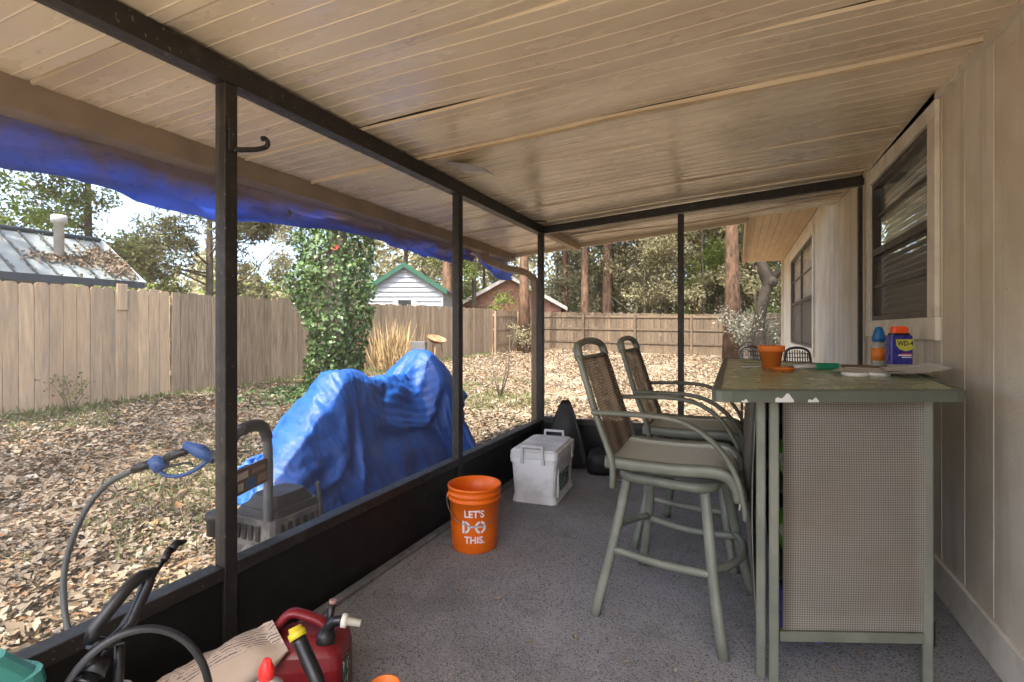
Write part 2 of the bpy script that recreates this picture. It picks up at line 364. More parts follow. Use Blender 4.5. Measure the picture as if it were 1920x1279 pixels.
# furniture and small things
mat('stool_metal', (.145, .153, .12), rough=.42, var=.12, scale=9, spec=.45, base2=(.185, .19, .15), mixscale=4)
mat('stool_dark', (.035, .035, .033), rough=.5)
def weave(cell, dark, light, u, v, stain=.5):
    def f(N, Lk, tc, vec, cur, mixc, ramp, noise):
        outs = None
        for d in (u, v):
            dp = N.new('ShaderNodeVectorMath'); dp.operation = 'DOT_PRODUCT'; dp.inputs[1].default_value = [q*2*PI/cell for q in d]; Lk.new(tc.outputs['Object'], dp.inputs[0])
            s = N.new('ShaderNodeMath'); s.operation = 'SINE'; Lk.new(dp.outputs['Value'], s.inputs[0])
            if outs is None: outs = s.outputs[0]
            else:
                mm = N.new('ShaderNodeMath'); mm.operation = 'ADD'; Lk.new(outs, mm.inputs[0]); Lk.new(s.outputs[0], mm.inputs[1]); outs = mm.outputs[0]
        cur = mixc(dark, light, ramp(outs, -1.3, 1.3))
        return mixc(cur, (.17, .13, .09), ramp(noise(3.0, 5, .6), .5, .72, 0, stain))
    return f
mat('sling', (.25, .23, .19), rough=.85, var=.12, scale=2.2, spec=.2, extra=weave(.0085, (.105, .096, .082), (.275, .255, .22), (.926, .378, 0), (0, 0, 1)))
mat('sling_seat', (.3, .3, .27), rough=.85, var=.08, scale=3, spec=.2, extra=weave(.009, (.46, .47, .40), (.70, .71, .62), (1, 0, 0), (0, 1, 0), .15))
mat('sling_back', (.17, .12, .08), rough=.85, var=.08, scale=3, spec=.2, trans=.5, alpha=.72, extra=weave(.012, (.15, .11, .075), (.44, .33, .23), (0, .05, 0), (0, 0, 1), .1))
def glass_dirt(N, Lk, tc, vec, cur, mixc, ramp, noise):
    cur = mixc(cur, (.075, .07, .045), ramp(noise(1.7, 7, .6), .56, .80, 0, .75))
    return mixc(cur, (.40, .42, .30), ramp(noise(2.2, 6, .6), .4, .9, 0, .4))
mat('bar_glass', (.28, .33, .19), rough=.3, var=.1, scale=4, spec=.5, extra=glass_dirt)
mat('bar_rim', (.10, .115, .09), rough=.45, var=.12, scale=10, spec=.4)
mat('bare_metal', (.62, .62, .6), rough=.5, var=.1)
mat('bucket_orange', (.90, .165, .008), rough=.38, var=.04, spec=.45, trans=.12)
mat('terracotta', (.78, .20, .03), rough=.6, var=.08)
mat('white_print', (.78, .72, .70), rough=.6, var=.04)
mat('wire', (.35, .35, .34), rough=.35, metal=.8)
mat('cooler_white', (.82, .81, .80), rough=.45, var=.04, base2=(.62, .61, .59), mixscale=4)
mat('cooler_grey', (.56, .55, .55), rough=.5, var=.04)
def sticker_x(N, Lk, tc, vec, cur, mixc, ramp, noise): return mixc(cur, (.55, .6, .55), ramp(noise(38, 2, .5), .55, .6))
mat('sticker', (.015, .06, .03), rough=.4, extra=sticker_x)
mat('black_plastic', (.010, .010, .011), rough=.38, var=.12, spec=.5)
mat('blue_plastic', (.03, .09, .27), rough=.45, var=.12, spec=.45)
mat('hose_black', (.022, .022, .024), rough=.45, spec=.45)
mat('hose_grey', (.075, .082, .08), rough=.55)
mat('hose_pink', (.34, .19, .16), rough=.6)
mat('gas_red', (.21, .009, .014), rough=.38, var=.14, scale=8, spec=.45, base2=(.15, .016, .016), mixscale=6)
mat('cap_red', (.80, .035, .03), rough=.4)
mat('nozzle_white', (.72, .68, .58), rough=.45)
mat('yellow_cap', (.62, .50, .03), rough=.45)
mat('jug_white', (.66, .64, .60), rough=.5, var=.06)
def bag_print(N, Lk, tc, vec, cur, mixc, ramp, noise):
    w = N.new('ShaderNodeTexWave'); w.inputs['Scale'].default_value = 26; w.inputs['Distortion'].default_value = .4; w.bands_direction = 'Y'
    Lk.new(tc.outputs['Object'], w.inputs['Vector'])
    sep = N.new('ShaderNodeSeparateXYZ'); Lk.new(tc.outputs['Object'], sep.inputs[0])
    g = N.new('ShaderNodeMath'); g.operation = 'MULTIPLY'; Lk.new(ramp(w.outputs['Fac'], .72, .82), g.inputs[0]); Lk.new(ramp(sep.outputs['Y'], -.02, -.01), g.inputs[1])
    g2 = N.new('ShaderNodeMath'); g2.operation = 'MULTIPLY'; Lk.new(g.outputs[0], g2.inputs[0]); Lk.new(ramp(noise(40, 2), .42, .5), g2.inputs[1])
    return mixc(cur, (.10, .085, .09), g2.outputs[0])
mat('paper_bag', (.50, .40, .31), rough=.8, var=.1, scale=7, bump=.004, bscale=14, extra=bag_print)
mat('paper', (.62, .59, .54), rough=.8, var=.05)
mat('tote_teal', (.05, .17, .30), rough=.4, var=.1, spec=.45)
mat('tote_lid', (.06, .26, .22), rough=.35, var=.06, spec=.5)
mat('can_blue', (.035, .035, .27), rough=.3, var=.05, spec=.5)
mat('can_yellow', (.62, .60, .08), rough=.35)
mat('ink_dark', (.012, .012, .05), rough=.4)
mat('cap_orange', (.85, .10, .02), rough=.4)
mat('cap_blue', (.02, .16, .42), rough=.4)
mat('bottle_clear', (.42, .43, .36), rough=.25, spec=.5, trans=.2)
mat('label_orange', (.75, .22, .04), rough=.5)
mat('green_pack', (.02, .25, .13), rough=.35)
mat('lid_white', (.68, .66, .61), rough=.5)
mat('bag_green', (.13, .45, .03), rough=.4, var=.2, scale=20, base2=(.6, .62, .5), mixscale=16, mixlo=.56, mixhi=.6)
mat('bag_whiteblue', (.62, .65, .70), rough=.35, base2=(.03, .12, .5), mixscale=6, mixlo=.5, mixhi=.54)
mat('engine_grey', (.14, .135, .13), rough=.5, var=.2, base2=(.24, .22, .19), mixscale=12)
mat('engine_dark', (.04, .038, .036), rough=.55, var=.2)
mat('handle_grey', (.13, .135, .145), rough=.4, spec=.5)
mat('foam_grip', (.065, .065, .07), rough=.85)
mat('rust', (.24, .12, .055), rough=.85, var=.25, scale=14, base2=(.34, .22, .12), mixscale=7)
mat('concrete', (.33, .32, .30), rough=.9, var=.15)
mat('wicker_black', (.013, .013, .014), rough=.5, var=.2)
mat('flap_grey', (.40, .36, .31), rough=.5)
mat('flower_red', (.55, .03, .03), rough=.6)
mat('card_brown', (.16, .10, .065), rough=.8, var=.15)
# ------------------------------------------------------------------ ground and floor
def make_ground():
    xs = np.concatenate([np.array([-400, -200, -100, -60, -40, -30, -22]), np.arange(-18, 8.1, .5), np.array([12, 20, 40, 80, 160, 400])])
    ys = np.concatenate([np.array([-400, -150, -60, -30, -15, -8, -4]), np.arange(-2, 30.1, .5), np.array([34, 40, 60, 100, 200, 400])])
    P = [[(x, y, ground_z(x, y)+.025*fbm((x, y, 0), .6)) for y in ys] for x in xs]
    m = MB(); m.grid([r for r in P]); m.f = [f[::1] for f in m.f]
    return m.build('ground', 'soil')
tag(make_ground(), kind='structure')
fl = MB(); fl.box((-.45, .2, -.08), (2.72, 9.2, .16)); fl = fl.build('porch_floor', 'floor_carpet'); tag(fl, kind='structure')  # slab runs on unseen behind the camera to bounce sunlight inside

# ------------------------------------------------------------------ screened porch
LX, HX, YE = -1.757, .9024, 4.745
def ceil_z(x, y): return 2.312+(x-LX)/(HX-LX)*(.05+.028*y)
porch = thing('screened_porch', 'screened porch with ribbed cream metal ceiling, dark bronze posts and black kick panels', 'porch', (0, 0, 0))
YS, YN = -.62, 5.98  # roof ends just behind the camera, cut short to let light in
# ceiling: ribbed panels running from the eave to the house, lapped at their seams
edges = [YS, -.4, .1, .6, 1.1, 1.58, 2.08, 2.58, 3.08, 3.58, 4.08, 4.58, 5.06, 5.54, YN]
for k in range(len(edges)-1):
    y0, y1 = edges[k], edges[k+1]-.004
    prof = [(y0, .010), (y0+.003, -.012 if abs(y0-2.58) < .01 else -.004), (y0+.016, -.012 if abs(y0-2.58) < .01 else -.004), (y0+.02, .002)]
    n = 5; p = (y1-y0-.03)/n
    for i in range(n):
        a = y0+.024+i*p; prof += [(a+p*.45, .001), (a+p*.485, -.0013), (a+p*.515, -.0013), (a+p*.55, .001)]
    prof += [(y1-.004, .002), (y1, .014)]
    sag = [rnd.uniform(-.006, .006) for _ in range(3)]
    X = np.linspace(-2.62, .885, 15); tilt = rnd.uniform(-.007, .007)
    P = [[(x, y, ceil_z(x, y)+dz+tilt*((y-y0)/(y1-y0)-.5)*2+sag[0]*math.sin(x*2.1+k)+sag[1]*math.sin(x*3.7+2*k)) for (y, dz) in prof] for x in X]
    m = MB(); m.grid(P, smooth=False); m.build('ceiling_panel', 'ceiling_paint', porch)
m = MB(); m.grid([[(x, y, ceil_z(x, y)+.06) for y in np.linspace(YS, YN, 20)] for x in np.linspace(-2.63, .88, 8)][::-1], smooth=False, thick=.012); m.build('roof_light_block', 'metal_roof', porch)  # unseen sheet added over the ceiling to block light
# heavy lip of caulk along the wide seam
m = MB(); m.tube([(x, 2.588+.01*math.sin(x*3), ceil_z(x, 2.588)-.013+.003*math.sin(x*9)) for x in np.linspace(-1.7, .88, 30)], .007, 6); m.build('seam_bead', 'soffit_wood', porch)
# torn flap
m = MB(); fx, fy = -1.54, 2.80
m.grid([[(fx-.10+.22*u+.03*v, fy-.13+.22*v, ceil_z(fx, fy)-.012-.045*u*u-.03*abs(v-.5)) for v in np.linspace(0, 1, 6)] for u in np.linspace(0, 1, 6)], thick=.0015); m.build('torn_flap', 'flap_grey', porch)
# posts, beams, rails
PS = .055
posts_y = [-.40, 1.344, 3.10, YE]
for y in posts_y:
    m = MB(); m.box((LX-PS/2, y, 1.11), (PS, PS, 2.216), .003); m.build('post', 'bronze', porch)
for x in (-.464, .868):
    m = MB(); m.box((x, YE, (ceil_z(x, YE)-.1)/2), (.05 if x < 0 else .028, .05, ceil_z(x, YE)-.1), .003); m.build('post', 'bronze', porch)
def sl_beam(x0, y0, x1, y1, z0, z1, w, h):
    m = MB(); d = V((x1-x0, y1-y0, 0)).normalized(); s = V((-d.y, d.x, 0))*w/2
    A = V((x0, y0, z0)); B = V((x1, y1, z1)); U = V((0, 0, h))
    vv = [A-s, A+s, A+s+U, A-s+U, B-s, B+s, B+s+U, B-s+U]
    m.add(vv, [(0, 1, 2, 3), (7, 6, 5, 4), (0, 4, 5, 1), (1, 5, 6, 2), (2, 6, 7, 3), (3, 7, 4, 0)]); return m
sl_beam(LX-.032, YS+.1, LX-.032, YE+.03, 2.219, 2.219, .072, .082).build('beam', 'bronze', porch)
sl_beam(LX+.006, YE, .89, YE, 2.222, ceil_z(.89, YE)-.088, .055, .074).build('beam', 'bronze', porch)
for a, b in zip([YS+.1]+posts_y[:-1], posts_y):
    y0 = a+PS/2+.001; y1 = b-PS/2-.001
    if y1-y0 < .3: continue
    m = MB(); m.box((LX-.035, (y0+y1)/2, .372), (.07, y1-y0, .05), .003); m.build('rail', 'bronze', porch)
    m = MB(); m.box((LX-.03, (y0+y1)/2, .1755), (.03, y1-y0, .341)); m.build('kick_panel', 'kick_black', porch)
    m = MB(); m.box((LX-.03, (y0+y1)/2, 1.31), (.001, y1-y0, 1.80)); m.build('screen', 'porch_screen', porch)
for x0, x1 in ((LX+.002, -.490), (-.438, .853)):
    m = MB(); m.box(((x0+x1)/2, YE, .40), (x1-x0, .06, .05), .003); m.build('rail', 'bronze', porch)
    m = MB(); m.box(((x0+x1)/2, YE, .1895), (x1-x0, .03, .369)); m.build('kick_panel', 'kick_black', porch)
    m = MB(); m.grid([[(x, YE, .43), (x, YE, ceil_z(x, YE)-.092)] for x in np.linspace(x0, x1, 4)], smooth=False, thick=.001); m.build('screen', 'porch_screen', porch)
m = MB(); m.box((LX+.03, 2.05, .012), (.045, 5.2, .022), .004); m.build('sill_strip', 'sill_grey', porch)
m = MB(); m.box((-.45, YE-.05, .012), (2.58, .035, .022), .004); m.build('sill_strip', 'sill_grey', porch)
# hooks
m = MB(); hz = 2.02; hy = 1.344
m.box((LX+.003, hy, hz+.0), (.006, .03, .12), .002); m.tube(bez([(LX+.004, hy+.005, hz-.05), (LX+.02, hy+.04, hz-.042), (LX+.04, hy+.08, hz-.03), (LX+.052, hy+.112, hz-.012), (LX+.054, hy+.118, hz+.008), (LX+.05, hy+.108, hz+.02), (LX+.045, hy+.095, hz+.014)], 5), .007, 6, flat=(1, 1.4)); m.build('plant_hook', 'bronze', porch)
m = MB(); m.tube([(LX+.01, 4.4, 2.285), (LX+.13, 4.42, 2.275), (LX+.15, 4.42, 2.265)], .008, 6); m.build('plant_hook', 'bronze', porch)
# eave: gutter, downspout, end fascia
gx = -2.66
m = MB(); m.add([(gx+.05, YS, 2.29), (gx+.05, YS, 2.16), (gx-.05, YS, 2.15), (gx-.08, YS, 2.29)]+[(gx+.05, 6.02, 2.29), (gx+.05, 6.02, 2.16), (gx-.05, 6.02, 2.15), (gx-.08, 6.02, 2.29)],
      [(0, 1, 2, 3), (7, 6, 5, 4), (0, 4, 5, 1), (1, 5, 6, 2), (2, 6, 7, 3), (3, 7, 4, 0)]); m.build('gutter', 'gutter_tan', porch)
m = MB(); m.tube([(gx+.0, 5.25, 2.17), (gx+.005, 5.25, 2.10), (gx+.06, 5.22, 2.05)]+bez([(gx+.14, 5.2, 2.02), (gx+.40, 5.06, 1.93), (gx+.62, 4.95, 1.88), (gx+.735, 4.90, 1.80), (gx+.765, 4.885, 1.68), (gx+.765, 4.885, 1.2)], 6)+[(gx+.765, 4.885, .15), (gx+.70, 4.9, .05)], .052, 4, smooth=False, flat=(1.05, .8)); m.build('downspout', 'gutter_tan', porch)
sl_beam(-2.60, YN+.012, .1, YN+.012, ceil_z(-2.6, YN)-.045, ceil_z(.1, YN)-.045, .022, .11).build('fascia', 'ceiling_paint', porch)
sl_beam(LX-.02, YE+.06, LX-.02, YN-.01, 2.235, 2.235, .07, .07).build('lookout', 'soffit_wood', porch)
m = MB(); m.grid([[(x, 5.35+.02*math.sin(x*2)+w, ceil_z(x, 5.3)-.02-.045*math.sin((x+1.7)/2.6*PI)**2+.1*w) for w in (0, .05, .1)] for x in np.linspace(-1.7, .85, 14)], thick=.004); m.build('sagging_strip', 'soffit_wood', porch)

# ------------------------------------------------------------------ house with grooved siding and two windows
house = thing('house', 'cream house wall of vertical grooved siding with bronze framed windows', 'house', (0, 0, 0))
W1 = (3.245, 4.495, 1.348, 2.34); W2 = (7.72, 10.8, 1.03, 2.54); HY0, HY1 = -.75, 12.5; HT = 2.78  # near end of the house also cut short to let light in
def cuts(y0, y1, z0, z1):
    R = [(y0, y1, z0, z1)]
    for (a, b, c, d) in (W1, W2):
        out = []
        for (p, q, r, s) in R:
            if q <= a or p >= b: out.append((p, q, r, s)); continue
            if p < a: out.append((p, a, r, s))
            if q > b: out.append((b, q, r, s))
            lo, hi = max(p, a), min(q, b); out += [(lo, hi, r, c), (lo, hi, d, s)]
        R = out
    return R
y = HY0; k = 0
while y < HY1-.01:
    y1 = min(y+.276, HY1)
    for (p, q, r, s) in cuts(y, y1-.007, .02, HT):
        if q-p > .004 and s-r > .004: m = MB(); m.box((HX+.009, (p+q)/2, (r+s)/2), (.018, q-p, s-r), .0025); m.build('siding_board', 'siding', house)
    y = y1; k += 1
m = MB()
for (p, q, r, s) in cuts(HY0, HY1, .0, HT): m.box((HX+.035, (p+q)/2, (r+s)/2), (.03, q-p, s-r))
m.build('sheathing', 'groove_backing', house)
m = MB(); m.box((HX-.011, 2.0, .085), (.02, 5.4, .168), .003); m.build('base_board', 'trim_paint', house)
m = MB(); m.box((HX-.012, 2.05, 0), (.022, 5.3, .07)); o = m.build('ceiling_trim', 'siding', house)
o.location.z = 2.368; o.rotation_euler = (.0255, 0, 0)
m = MB(); m.box((HX+1.9, HY1+.03, 1.4), (3.9, .05, 2.8)); m.build('end_wall', 'siding', house)
m = MB(); m.box((HX+1.9, HY0-.03, 1.4), (3.9, .05, 2.8)); m.build('end_wall', 'siding', house)
m = MB(); m.box((HX+3.9, 5, 1.4), (.05, 15, 2.8)); m.build('back_wall', 'room', house)
m = MB(); m.box((HX+1.9, 5, .05), (3.8, 14.8, .06)); m.build('room_floor', 'room', house)
def window(W, ver):
    y0, y1, z0, z1 = W; x = HX
    w = MB(); t = .115 if ver == 1 else .10       # flat board trim around the opening
    w.box((x-.012, (y0+y1)/2, z1+t/2), (.022, y1-y0+2*t, t), .003); root = w.build('window', 'trim_paint', house)
    def sub(name, mt, fn): q = MB(); fn(q); return q.build(name, mt, root)
    sub('trim_board', 'trim_paint', lambda q: q.box((x-.012, (y0+y1)/2, z0-t/2), (.024, y1-y0+2*t+.02, t), .003))
    for yy in (y0-t/2, y1+t/2): sub('trim_board', 'trim_paint', lambda q: q.box((x-.0115, yy, (z0+z1)/2), (.021, t, z1-z0-.001), .003))
    f = .035
    def frame(q):
        q.box((x+.02, (y0+y1)/2, z0+f/2), (.05, y1-y0, f), .002); q.box((x+.02, (y0+y1)/2, z1-f/2), (.05, y1-y0, f), .002)
        for yy in (y0+f/2, y1-f/2): q.box((x+.019, yy, (z0+z1)/2), (.05, f, z1-z0-2*f), .002)
    sub('frame', 'window_bronze', frame)
    zm = z0+(z1-z0)*(.49 if ver == 1 else .46)
    sub('meeting_rail', 'window_bronze', lambda q: q.box((x+.012, (y0+y1)/2, zm), (.045, y1-y0-2*f, .045), .002))
    bars = [((z1+zm)/2+.01, x+.022), ((z0+zm)/2, x+.014)] if ver == 1 else [((z1+zm)/2, x+.02)]
    for zz, xx in bars: sub('muntin', 'window_bronze', lambda q: q.box((xx, (y0+y1)/2, zz), (.02, y1-y0-2*f, .022), .002))
    if ver == 2:
        sub('mullion', 'window_bronze', lambda q: q.box((x+.016, (y0+y1)/2, (z0+z1)/2), (.03, .05, z1-z0-2*f), .002))
    sub('pane', 'window_glass', lambda q: q.box((x+.028, (y0+y1)/2, (zm+z1)/2), (.004, y1-y0-2*f+.01, z1-zm-.05)))
    sub('pane', 'window_glass', lambda q: q.box((x+.034, (y0+y1)/2, (zm+z0)/2), (.004, y1-y0-2*f+.01, zm-z0-.05)))
    sub('insect_screen', 'bug_screen', lambda q: q.box((x+.008, (y0+y1)/2, (zm+z0)/2), (.0012, y1-y0-2*f, zm-z0-.06)))
    n = int((z1-z0-.1)/.042)
    def slats(q):
        for i in range(n):
            zz = z0+.06+i*.042; q.box((x+.066, (y0+y1)/2, zz), (.052, y1-y0-.12, .0022), rot=(0, -(1.25 if zz > zm else 1.0)-.05*math.sin(i*3.1), 0))
    b = sub('blind', 'blind', slats); b['kind'] = 'stuff'
window(W1, 1); window(W2, 2)
# eave soffit of boards, fascia, roof
for i in range(8):
    x0 = .12+i*.0975; m = MB(); m.box((x0+.0475, 9.35, 2.795), (.094, 6.6, .02), .002); m.build('soffit_board', 'soffit_wood', house)
m = MB(); m.box((.10, 9.35, 2.80), (.03, 6.62, .19), .004); m.build('fascia', 'fascia_wood', house)
m = MB(); m.box((.135, 9.35, 2.765), (.038, 6.6, .035), .004); m.build('soffit_moulding', 'soffit_wood', house)
m = MB(); m.add([(.06, HY0-.3, 2.90), (.06, 12.7, 2.90), (5.2, 12.7, 4.1), (5.2, HY0-.3, 4.1), (.06, HY0-.3, 2.86), (.06, 12.7, 2.86), (5.2, 12.7, 4.06), (5.2, HY0-.3, 4.06)], [(3, 2, 1, 0), (4, 5, 6, 7), (0, 1, 5, 4), (1, 2, 6, 5), (2, 3, 7, 6), (3, 0, 4, 7)]); m.build('roof', 'shingle', house)

# ------------------------------------------------------------------ blue tarp hung over the porch eave
def roof_tarp():
    m = MB(); P = []; n = 260; ys = np.linspace(-.6, 6.15, n)
    for i, y in enumerate(ys):
        lo = 1.885 + .028*max(0, y) + .02*math.sin(y*2.3)
        if y > 4.2: lo = 2.02 + .06*math.sin(y*5.2)
        if y > 5.0: lo = 2.00 + .10*math.sin((y-5.0)*5.5)
        row = []
        for j in range(22):
            t = j/21
            if t < .18: x = gx+.10-.26*(t/.18); z = 2.385-.02*t/.18
            else:
                u = (t-.18)/.82; z = 2.365+(lo-2.365)*u; x = gx-.155+.05*math.sin(u*2.6)+.10*max(0, u-.55)
                amp = .045*u; x += .022*math.sin(u*13+3*fbm((y*.7, 0, 5), 1))*max(0, u-.35)*1.5
                x += amp*fbm((y*1.7, u*2.2, 3), 1.4)+amp*.9*math.sin(y*3.1+u*4)*math.sin(y*.9)
                z += .03*u*fbm((y*.8, u, 9), 1.5)+.016*u*abs(math.sin(y*6+u*3))
            row.append((x, y, z))
        P.append(row)
    A = np.array(P); rg = np.random.default_rng(9); U_, W_ = np.meshgrid(ys, np.linspace(0, .5, 22), indexing='ij'); Hh = np.zeros(U_.shape)
    for q in range(9):                                      # sharp creases, mostly running along the hem
        th = rg.normal(PI/2, .35); fr = 1.6*1.3**q; s_ = (U_*math.cos(th)+(W_*2+.25*np.sin(U_*1.3+q))*math.sin(th))*fr+rg.uniform(0, 1)
        Hh += (np.abs((s_ % 1)-.5)*2-.5)*.16/fr*np.clip(.5+np.sin(U_*rg.uniform(1, 3)+q), 0, 1)
    A[..., 0] += Hh*np.linspace(0, 1, 22)[None, :]**.7
    m.grid([[tuple(p) for p in r] for r in A], smooth=True)
    o = m.build('eave_tarp', 'roof_tarp'); return o
et = tag(roof_tarp(), 'blue tarp with muddy brown upper band hanging along the porch eave', 'tarp')
for (y, z) in ((1.62, 2.03), (2.55, 2.07), (.5, 2.02), (3.6, 2.10)):
    m = MB(); m.lathe([(.013, -.003), (.021, 0), (.013, .003), (.009, 0), (.013, -.003)], 12, M=Matrix.Translation((gx-.105, y, z)) @ Matrix.Rotation(PI/2, 4, 'Y')); m.build('grommet', 'wire', et)
# ------------------------------------------------------------------ fences: every board its own piece
def board_mesh(w, h, t, dog, mt):
    m = MB(); d = .03 if dog else .0
    poly = [(-w/2, 0), (w/2, 0), (w/2, h-d), (w/2-d, h), (-w/2+d, h), (-w/2, h-d)] if dog else [(-w/2, 0), (w/2, 0), (w/2, h), (-w/2, h)]
    vv = [(x, -t/2, z) for x, z in poly]+[(x, t/2, z) for x, z in poly]; n = len(poly)
    m.add(vv, [list(range(n)), [n+i for i in range(n)][::-1]]+[((i+1) % n, i, n+i, n+(i+1) % n) for i in range(n)])
    return m.mesh('board', mt)
def fence(label, p0, p1, pitch, mts, h, hv, dog, rails_side, group='wooden fences around the yard', rail_mt='fence_old', tilt=.006):
    p0 = V(p0); p1 = V(p1); L = (p1-p0).length; d = (p1-p0)/L; ang = math.atan2(d.y, d.x); nrm = V((-d.y, d.x))
    z0 = ground_z(p0.x, p0.y)
    root = thing('wooden_fence', label, 'fence', (p0.x, p0.y, z0), ang, group)
    n = int(round(L/pitch)); pitch = L/n; pool = [board_mesh(pitch*.94, h*s, .018, dog, mt) for mt in mts for s in (1-hv, 1, 1+hv)]
    def gz(s): q = p0+d*s; return ground_z(q.x, q.y)-z0
    for i in range(n):
        s = (i+.5)*pitch
        link('board', rnd.choice(pool), root, (s, rnd.uniform(-.004, .004), gz(s)-.02), (0, rnd.uniform(-tilt, tilt), 0))
    for zz in (.35, .95, h-.28):
        m = MB(); m.add([(0, rails_side*.011, gz(0)+zz), (L, rails_side*.011, gz(L)+zz), (L, rails_side*.05, gz(L)+zz), (0, rails_side*.05, gz(0)+zz)]+[(0, rails_side*.011, gz(0)+zz+.085), (L, rails_side*.011, gz(L)+zz+.085), (L, rails_side*.05, gz(L)+zz+.085), (0, rails_side*.05, gz(0)+zz+.085)],
              [(3, 2, 1, 0), (4, 5, 6, 7), (0, 1, 5, 4), (1, 2, 6, 5), (2, 3, 7, 6), (3, 0, 4, 7)]); m.build('rail', rail_mt, root)
    for s in np.arange(.05, L, 2.4):
        m = MB(); m.box((s, rails_side*.098, gz(s)+h*.47), (.09, .09, h*.98), .004); m.build('post', rail_mt, root)
    return root
FX = -9.1
f1 = fence('tan wooden fence of wide newer boards with rounded tops, below the metal roofed shed', (FX, 2.0), (FX, 5.76), .1725, ['fence_new'], 1.86, .006, True, 1, rail_mt='fence_new')
m = MB(); m.box((0, 0, 0), (.155, .018, .42), .004); m.build('patch_board', 'fence_new', f1, (3.0, -.022, 1.70))
fence('weathered grey brown fence of narrow boards running behind the ivy covered tree', (FX, 5.80), (FX, 18.6), .149, ['fence_old'], 1.82, .012, False, 1)
fence('pale sunlit fence stretch with rails showing, at the far corner beside the downspout', (FX, 18.65), (FX, 23.3), .149, ['fence_old'], 1.80, .01, False, -1, rail_mt='fence_old')
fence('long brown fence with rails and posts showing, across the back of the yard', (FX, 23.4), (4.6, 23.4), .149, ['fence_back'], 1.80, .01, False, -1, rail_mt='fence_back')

# ------------------------------------------------------------------ neighbouring buildings
shed = thing('shed', 'shed with pale blue grey standing seam metal roof behind the tan fence', 'shed', (-11.4, 3.4, .15))
def shed_build():
    x0, x1, z0, z1 = .95, -.45, 2.0, 3.02-.0        # eave (towards us), ridge
    ya, yb = -4.2, 2.72
    z0 -= .0; z1 -= .12
    m = MB(); m.box((-.45, -.6, .93), (2.3, 6.6, 1.86)); m.build('wall', 'clapboard', shed)
    m = MB(); m.add([(x0, ya, z0), (x0, yb, z0), (x1, yb, z1), (x1, ya, z1), (x0, ya, z0-.05), (x0, yb, z0-.05), (x1, yb, z1-.05), (x1, ya, z1-.05)], [(0, 1, 2, 3), (7, 6, 5, 4), (0, 4, 5, 1), (1, 5, 6, 2), (2, 6, 7, 3), (3, 7, 4, 0)])
    m.add([(x1, ya, z1), (x1, yb, z1), (x1-1.4, yb, z0), (x1-1.4, ya, z0)], [(0, 1, 2, 3)]); r = m.build('roof', 'metal_roof', shed)
    for y in np.arange(ya+.1, yb, .29):
        m = MB(); m.tube([(x0, y, z0+.02), (x1, y, z1+.02)], .018, 4, smooth=False); m.build('seam', 'roof_edge', r)
    m = MB(); m.tube([(x1, ya, z1+.03), (x1, yb, z1+.03)], .05, 6); m.build('ridge_cap', 'roof_edge', r)
    m = MB(); m.box((x0+.02, (ya+yb)/2, z0-.03), (.05, yb-ya, .12)); m.build('eave_edge', 'roof_edge', r)
    m = MB(); m.tube([(x0, yb+.02, z0), (x1, yb+.02, z1)], .05, 4, smooth=False); m.build('rake_edge', 'clapboard', r)
    py = 1.68; t = .45; zc = z0+(z1-z0)*t; xc = x0+(x1-x0)*t
    m = MB(); m.lathe([(.075, -.05), (.075, .62), (.12, .62), (.12, .74), (.1, .76), (.0, .76)], 14, c=(xc, py, zc)); m.build('vent_pipe', 'pipe_white', shed)
    def pile(cy, ct, n, sy, st):
        C = np.stack([np.zeros(n), nr.normal(cy, sy, n), np.zeros(n)], 1); tt = np.clip(nr.normal(ct, st, n), 0, 1)
        C[:, 0] = x0+(x1-x0)*tt; C[:, 2] = z0+(z1-z0)*tt+.04+nr.uniform(0, .03, n); C[:, 1] = np.minimum(C[:, 1], yb-.02)
        o = leaves('leaf_pile', C, nr.uniform(.06, .12, n), 'leaf_litter', shed); o['kind'] = 'stuff'
    pile(1.7, .38, 260, .28, .05); pile(2.45, .40, 700, .22, .17)
    C = np.stack([np.zeros(600), nr.uniform(ya, yb, 600), np.zeros(600)], 1); C[:, 1] = np.round((C[:, 1]-ya-.1)/.29)*.29+ya+.1+nr.normal(0, .035, 600); tt = nr.uniform(0, 1, 600)
    C[:, 0] = x0+(x1-x0)*tt; C[:, 2] = z0+(z1-z0)*tt+.03
    o = leaves('leaf_pile', C, nr.uniform(.03, .08, 600), 'leaf_litter', shed); o['kind'] = 'stuff'
shed_build()
